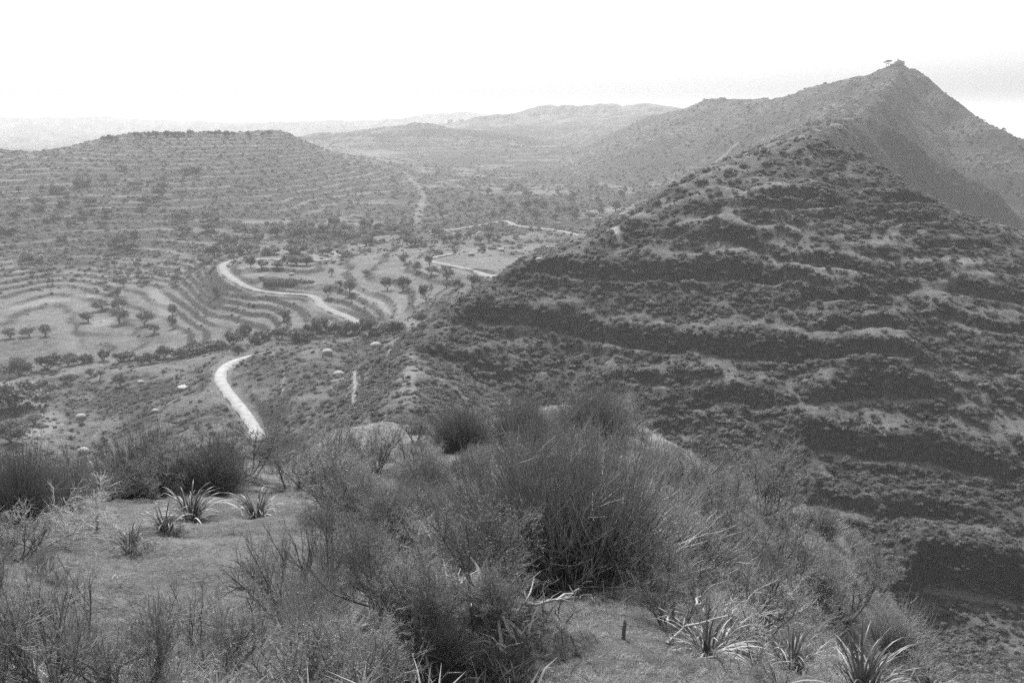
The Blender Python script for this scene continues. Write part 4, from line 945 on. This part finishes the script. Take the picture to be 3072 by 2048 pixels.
# fallen and leaning dead branches
def branch(pxs, rad_px, label, lift=0.0, forks=5, mat=M_PALE):
    g0 = ground(pxs[0][0], pxs[0][1], 4, 60)
    if g0 is None: return
    d = g0[1]; pts = []
    for i, (x, y) in enumerate(pxs): pts.append(P3(x, y, d + 0.12 * i * (1 if i % 2 else -.5)))
    pts = crom(np.array(pts), 3); r = np.random.default_rng(int(pxs[0][0])); k = len(pts); rad = rad_px * d / FPX
    main = pts[None] + r.normal(0, rad * .5, (1, k, 3))
    q, qd = along(main, r, forks, .25, .95); tw = grow(r, q, qd + .8 * r.normal(size=qd.shape) + [0, 0, .2], r.uniform(.12, .4, len(q)) * np.linalg.norm(pts[-1] - pts[0]) * .6, 4, .2, .05)
    o = thing('dead_branch', label, 'branch', tuple(pts[0]), 0, 1, None)
    off = pts[0]
    obj('stem', mesh_np('stem', *tubes(main - off, np.linspace(rad, rad * .45, k)[None], 6), mat, True), o)
    obj('side_twigs', mesh_np('side_twigs', *tubes(tw - off, np.broadcast_to(np.linspace(rad * .45, rad * .2, 4), tw.shape[:2]), 4), mat), o)
for pxs, rp, lab in [
 ([(1510,1880),(1560,1830),(1640,1805),(1720,1775),(1740,1757)], 6,'knotted pale branch reaching under the huge broom bush'),
 ([(1490,1850),(1580,1815),(1660,1800),(1725,1793)], 5,'straight pale branch just below the knotted one'),
 ([(1500,1900),(1540,1850),(1580,1800),(1605,1735)], 5,'pale branch leaning up into the huge broom bush'),
 ([(1960,1770),(1900,1745),(1850,1710),(1815,1665)], 6,'bent pale branch poking out right of the huge broom bush'),
 ([(2090,1760),(1980,1690),(1940,1650)], 4,'slender pale branch above the bleached leaves'),
 ([(1080,1920),(1160,1890),(1220,1850)], 4,'pale stick lying across the leafy scrub left of the mound'),
 ([(780,2040),(900,2000),(960,1990)], 4,'long pale stalk lying along the bottom of the slope'),
 ([(1380,1640),(1360,1720),(1365,1760)], 4,'upright broken pale stick in the tangle'),
 ([(880,1420),(876,1395),(874,1370)], 5,'short bright broken stick standing in the spreading bare shrub'),
 ([(640,1990),(650,1940),(648,1905)], 4,'curved pale twig beside the short dark stake'),
 ([(2090,1930),(2110,1880),(2085,1820),(2100,1790)], 6,'twisted bleached limb in the heap of dead stalks'),
 ([(2000,1930),(2060,1880),(2180,1850)], 6,'forked bleached limb lying on the heap of dead stalks'),
 ([(2500,2000),(2440,1980),(2400,1940)], 5,'pale broken stalk across the dark centred clump'),
 ([(2280,1850),(2330,1800),(2380,1780)], 4,'thin pale limb slanting over the right slope'),
]: branch(pxs, rp, lab)
heap = ['arching over the top', 'curling round the dark hollow', 'lying along the lower edge', 'forked at the tip', 'broken in the middle', 'standing almost upright', 'pointing at the grass patch', 'hooked at the end', 'crossing under the others', 'leaning on the paler broom']
for i, w_ in enumerate(heap):
    x0, y0 = random.uniform(2000, 2230), random.uniform(1830, 1965); a = random.uniform(-2.9, -.2); L = random.uniform(90, 190); pts_ = [(x0, y0)]
    for q in range(4):
        x0 += math.cos(a) * L / 4; y0 += math.sin(a) * L / 4 * .8; a += random.uniform(-.6, .6); pts_.append((x0, y0))
    branch(pts_, random.uniform(3.5, 6.5), 'bleached limb in the heap of dead stalks, ' + w_, forks=3)
# stakes
def stake(px, py, hpx, wpx, label, mat):
    g = ground(px, py, 4, 90)
    if g is None: return
    k = g[1] / FPX; h, r = hpx * k, wpx * k / 2
    V, F = tubes(np.array([[[0, 0, -.15], [.01, 0, h * .5], [.02, .01, h * .97], [.02, .01, h]]]), np.array([[r, r * .95, r * .9, r * .55]]), 7)
    V2, F2 = tubes(np.array([[[-r * 2.2, 0, h * .78], [0, -r * 1.02, h * .8], [r * 2.4, 0, h * .84]]]), np.array([[r * .3] * 3]), 4)
    thing('stake', label, 'stake', g, 0.3, 1, None, [('post', mesh_np('post', V, F, mat, True)), ('wire_tie', mesh_np('wire_tie', V2, F2, M_BARK))])
stake(535,1995,75,11,'short dark stake standing in the turf below the bare shrubs',M_BARK)
stake(1868,1915,60,14,'short dark stake at the back of the small grass patch',M_BARK)
stake(227,1560,55,8,'pale thin stake among the straw left of the turf',M_PALE)

# pale stones on the far side of the ravine and a few near
def rock_mesh(seed):
    r = np.random.default_rng(seed); v, f = ico(2); d = 1 + .28 * fbm(v[:, 0] * 1.3 + seed, v[:, 1] * 1.3 + v[:, 2] * 2.1, seed, 3)[:, None]
    return mesh_np('rock', v * d * np.array([1, .75, .55]), f, M_STONE)
RK = [rock_mesh(500 + i) for i in range(4)]
for x, y, s in [(2862,1880,22),(2872,1905,30),(2905,1925,26),(2890,1945,20),(2940,1890,24),(3030,1935,26),(3050,1930,18),(3010,1990,22),(2870,1700,18),(2890,1690,14),(2905,1700,12),(2950,1870,16),(2990,1900,14),(2925,2010,20),(3040,2020,22)]:
    g = ground(x, y, 60, 260)
    if g is not None: tag(obj('rock', random.choice(RK), loc=(g[0], g[1], g[2] - .02 * s), rot=(random.uniform(-.3, .3), random.uniform(-.3, .3), random.uniform(0, 6)), scale=(s * g[1] / FPX * random.uniform(.4, .8), s * g[1] / FPX * .5, s * g[1] / FPX * random.uniform(.3, .6))), 'pale weathered stone on the steep bank of the ravine', 'rock', 'stones on the ravine bank')
g = ground(1218, 1213, 120, 330)
tag(obj('rock', RK[0], loc=g, scale=9 * g[1] / FPX), 'single white stone on the saddle path', 'rock')
g = ground(505, 1618, 5, 60)
tag(obj('rock', RK[1], loc=g, scale=9 * g[1] / FPX), 'small white stone lying on the turf', 'rock')

# ------------------------------------------------------------------ grass (uncountable)
def tuft_mesh(seed, n=16, h=1.0, spread=0.5, w=0.03, mat=M_GRASS):
    r = np.random.default_rng(seed); b = r.normal(0, .22, (n, 3)); b[:, 2] = -.05; d = unit(np.stack([r.normal(0, spread, n), r.normal(0, spread, n), np.ones(n)], 1)); L = r.uniform(.5, 1, n) * h
    s = unit(np.cross(d, rdir(r, n))) * w; mid_ = b + d * (L * .55)[:, None]; tip = b + d * L[:, None] + np.stack([d[:, 0], d[:, 1], -.4 * np.ones(n)], 1) * (L * .35)[:, None]
    V = np.stack([b - s, b + s, mid_ + s * .8, mid_ - s * .8, tip], 1).reshape(-1, 3); i = np.arange(n) * 5
    return mesh_np('grass_tuft', V, np.concatenate([np.stack([i, i + 1, i + 2], 1), np.stack([i, i + 2, i + 3], 1), np.stack([i + 3, i + 2, i + 4], 1)]), mat)
GT = [tuft_mesh(600 + i) for i in range(4)] + [tuft_mesh(610 + i, 9, 1.0, .8, .018, M_DEAD) for i in range(2)] + [tuft_mesh(620 + i, 12, 1.0, .35, .015, M_BROOM) for i in range(2)]
nearm = (YY > 4.5) * inframe * SEEN
def grass(name, label, prob, n, s0, s1, kinds):
    p = sample(n, np.clip(prob, 0, 1)); m = len(p); s = rng.uniform(s0, s1, m)
    rot = np.stack([rng.normal(0, .1, m), rng.normal(0, .1, m), rng.uniform(0, 6.28, m)], 1)
    scatter(name, label, 'grass', p, rot, np.stack([s * 1.3, s * 1.3, s * rng.uniform(.7, 1.3, m)], 1), rng.choice(kinds, m), GT)
grow_n = sstep(-.5, .3, fbm(XX / 1.6, YY / 1.6, 71, 3))
grass('turf_grass', 'short grazed grass covering the near slope', nearm * (YY < 45) * np.where(YY < 14, 1.0, np.where(YY < 24, .6, .25)) * (0.35 + .65 * grow_n), 1300000, .03, .085, [0, 1, 2, 3, 3, 4])
grass('spur_grass', 'longer dry grass covering the spur further down', nearm * (YY > 30) * (YY < 110) * (.3 + .7 * grow_n), 120000, .10, .30, [0, 1, 2, 3, 4, 6])
shelf = ((XX < -0.9 - 0.02 * YY) & (YY > 11) & (YY < 27)) | ((XX > 0.2) & (XX < 2.3) & (YY < 11.5))
grass('rank_grass', 'rank tangled dry grass and stalks between the near bushes', nearm * (YY < 34) * (1 - shelf) * grow_n, 110000, .12, .42, [0, 4, 4, 5, 5, 6, 7])

# litter on the near ground: pebbles and broken stalks too many to count
def pebble(seed):
    v, f = ico(1); r = np.random.default_rng(seed); return mesh_np('pebble', v * r.uniform(.6, 1.2, (len(v), 1)) * np.array([1, .8, .5]), f, M_STONE)
def stalk(seed):
    r = np.random.default_rng(seed); P = grow(r, np.array([[-.5, 0, .03], [-.3, .1, .02]]), np.array([[1, 0, 0.04], [.8, .5, .05]]), np.array([1.0, .6]), 5, .15, 0)
    return mesh_np('stalk', *tubes(P, np.broadcast_to(np.linspace(.012, .006, 5), (2, 5)), 4), M_PALE)
LT = [pebble(700), pebble(701), stalk(702), stalk(703), stalk(704)]
p = sample(16000, nearm * (YY < 30) * (.25 + .75 * grow_n)); m = len(p); kd = rng.choice([0, 1, 2, 3, 4], m); s = np.where(kd < 2, rng.uniform(.006, .03, m), rng.uniform(.08, .4, m))
scatter('ground_litter', 'small pebbles and broken dry stalks lying on the near turf', 'litter', p, np.stack([rng.normal(0, .1, m), rng.normal(0, .15, m), rng.uniform(0, 6.28, m)], 1), np.stack([s, s, s], 1), kd, LT)
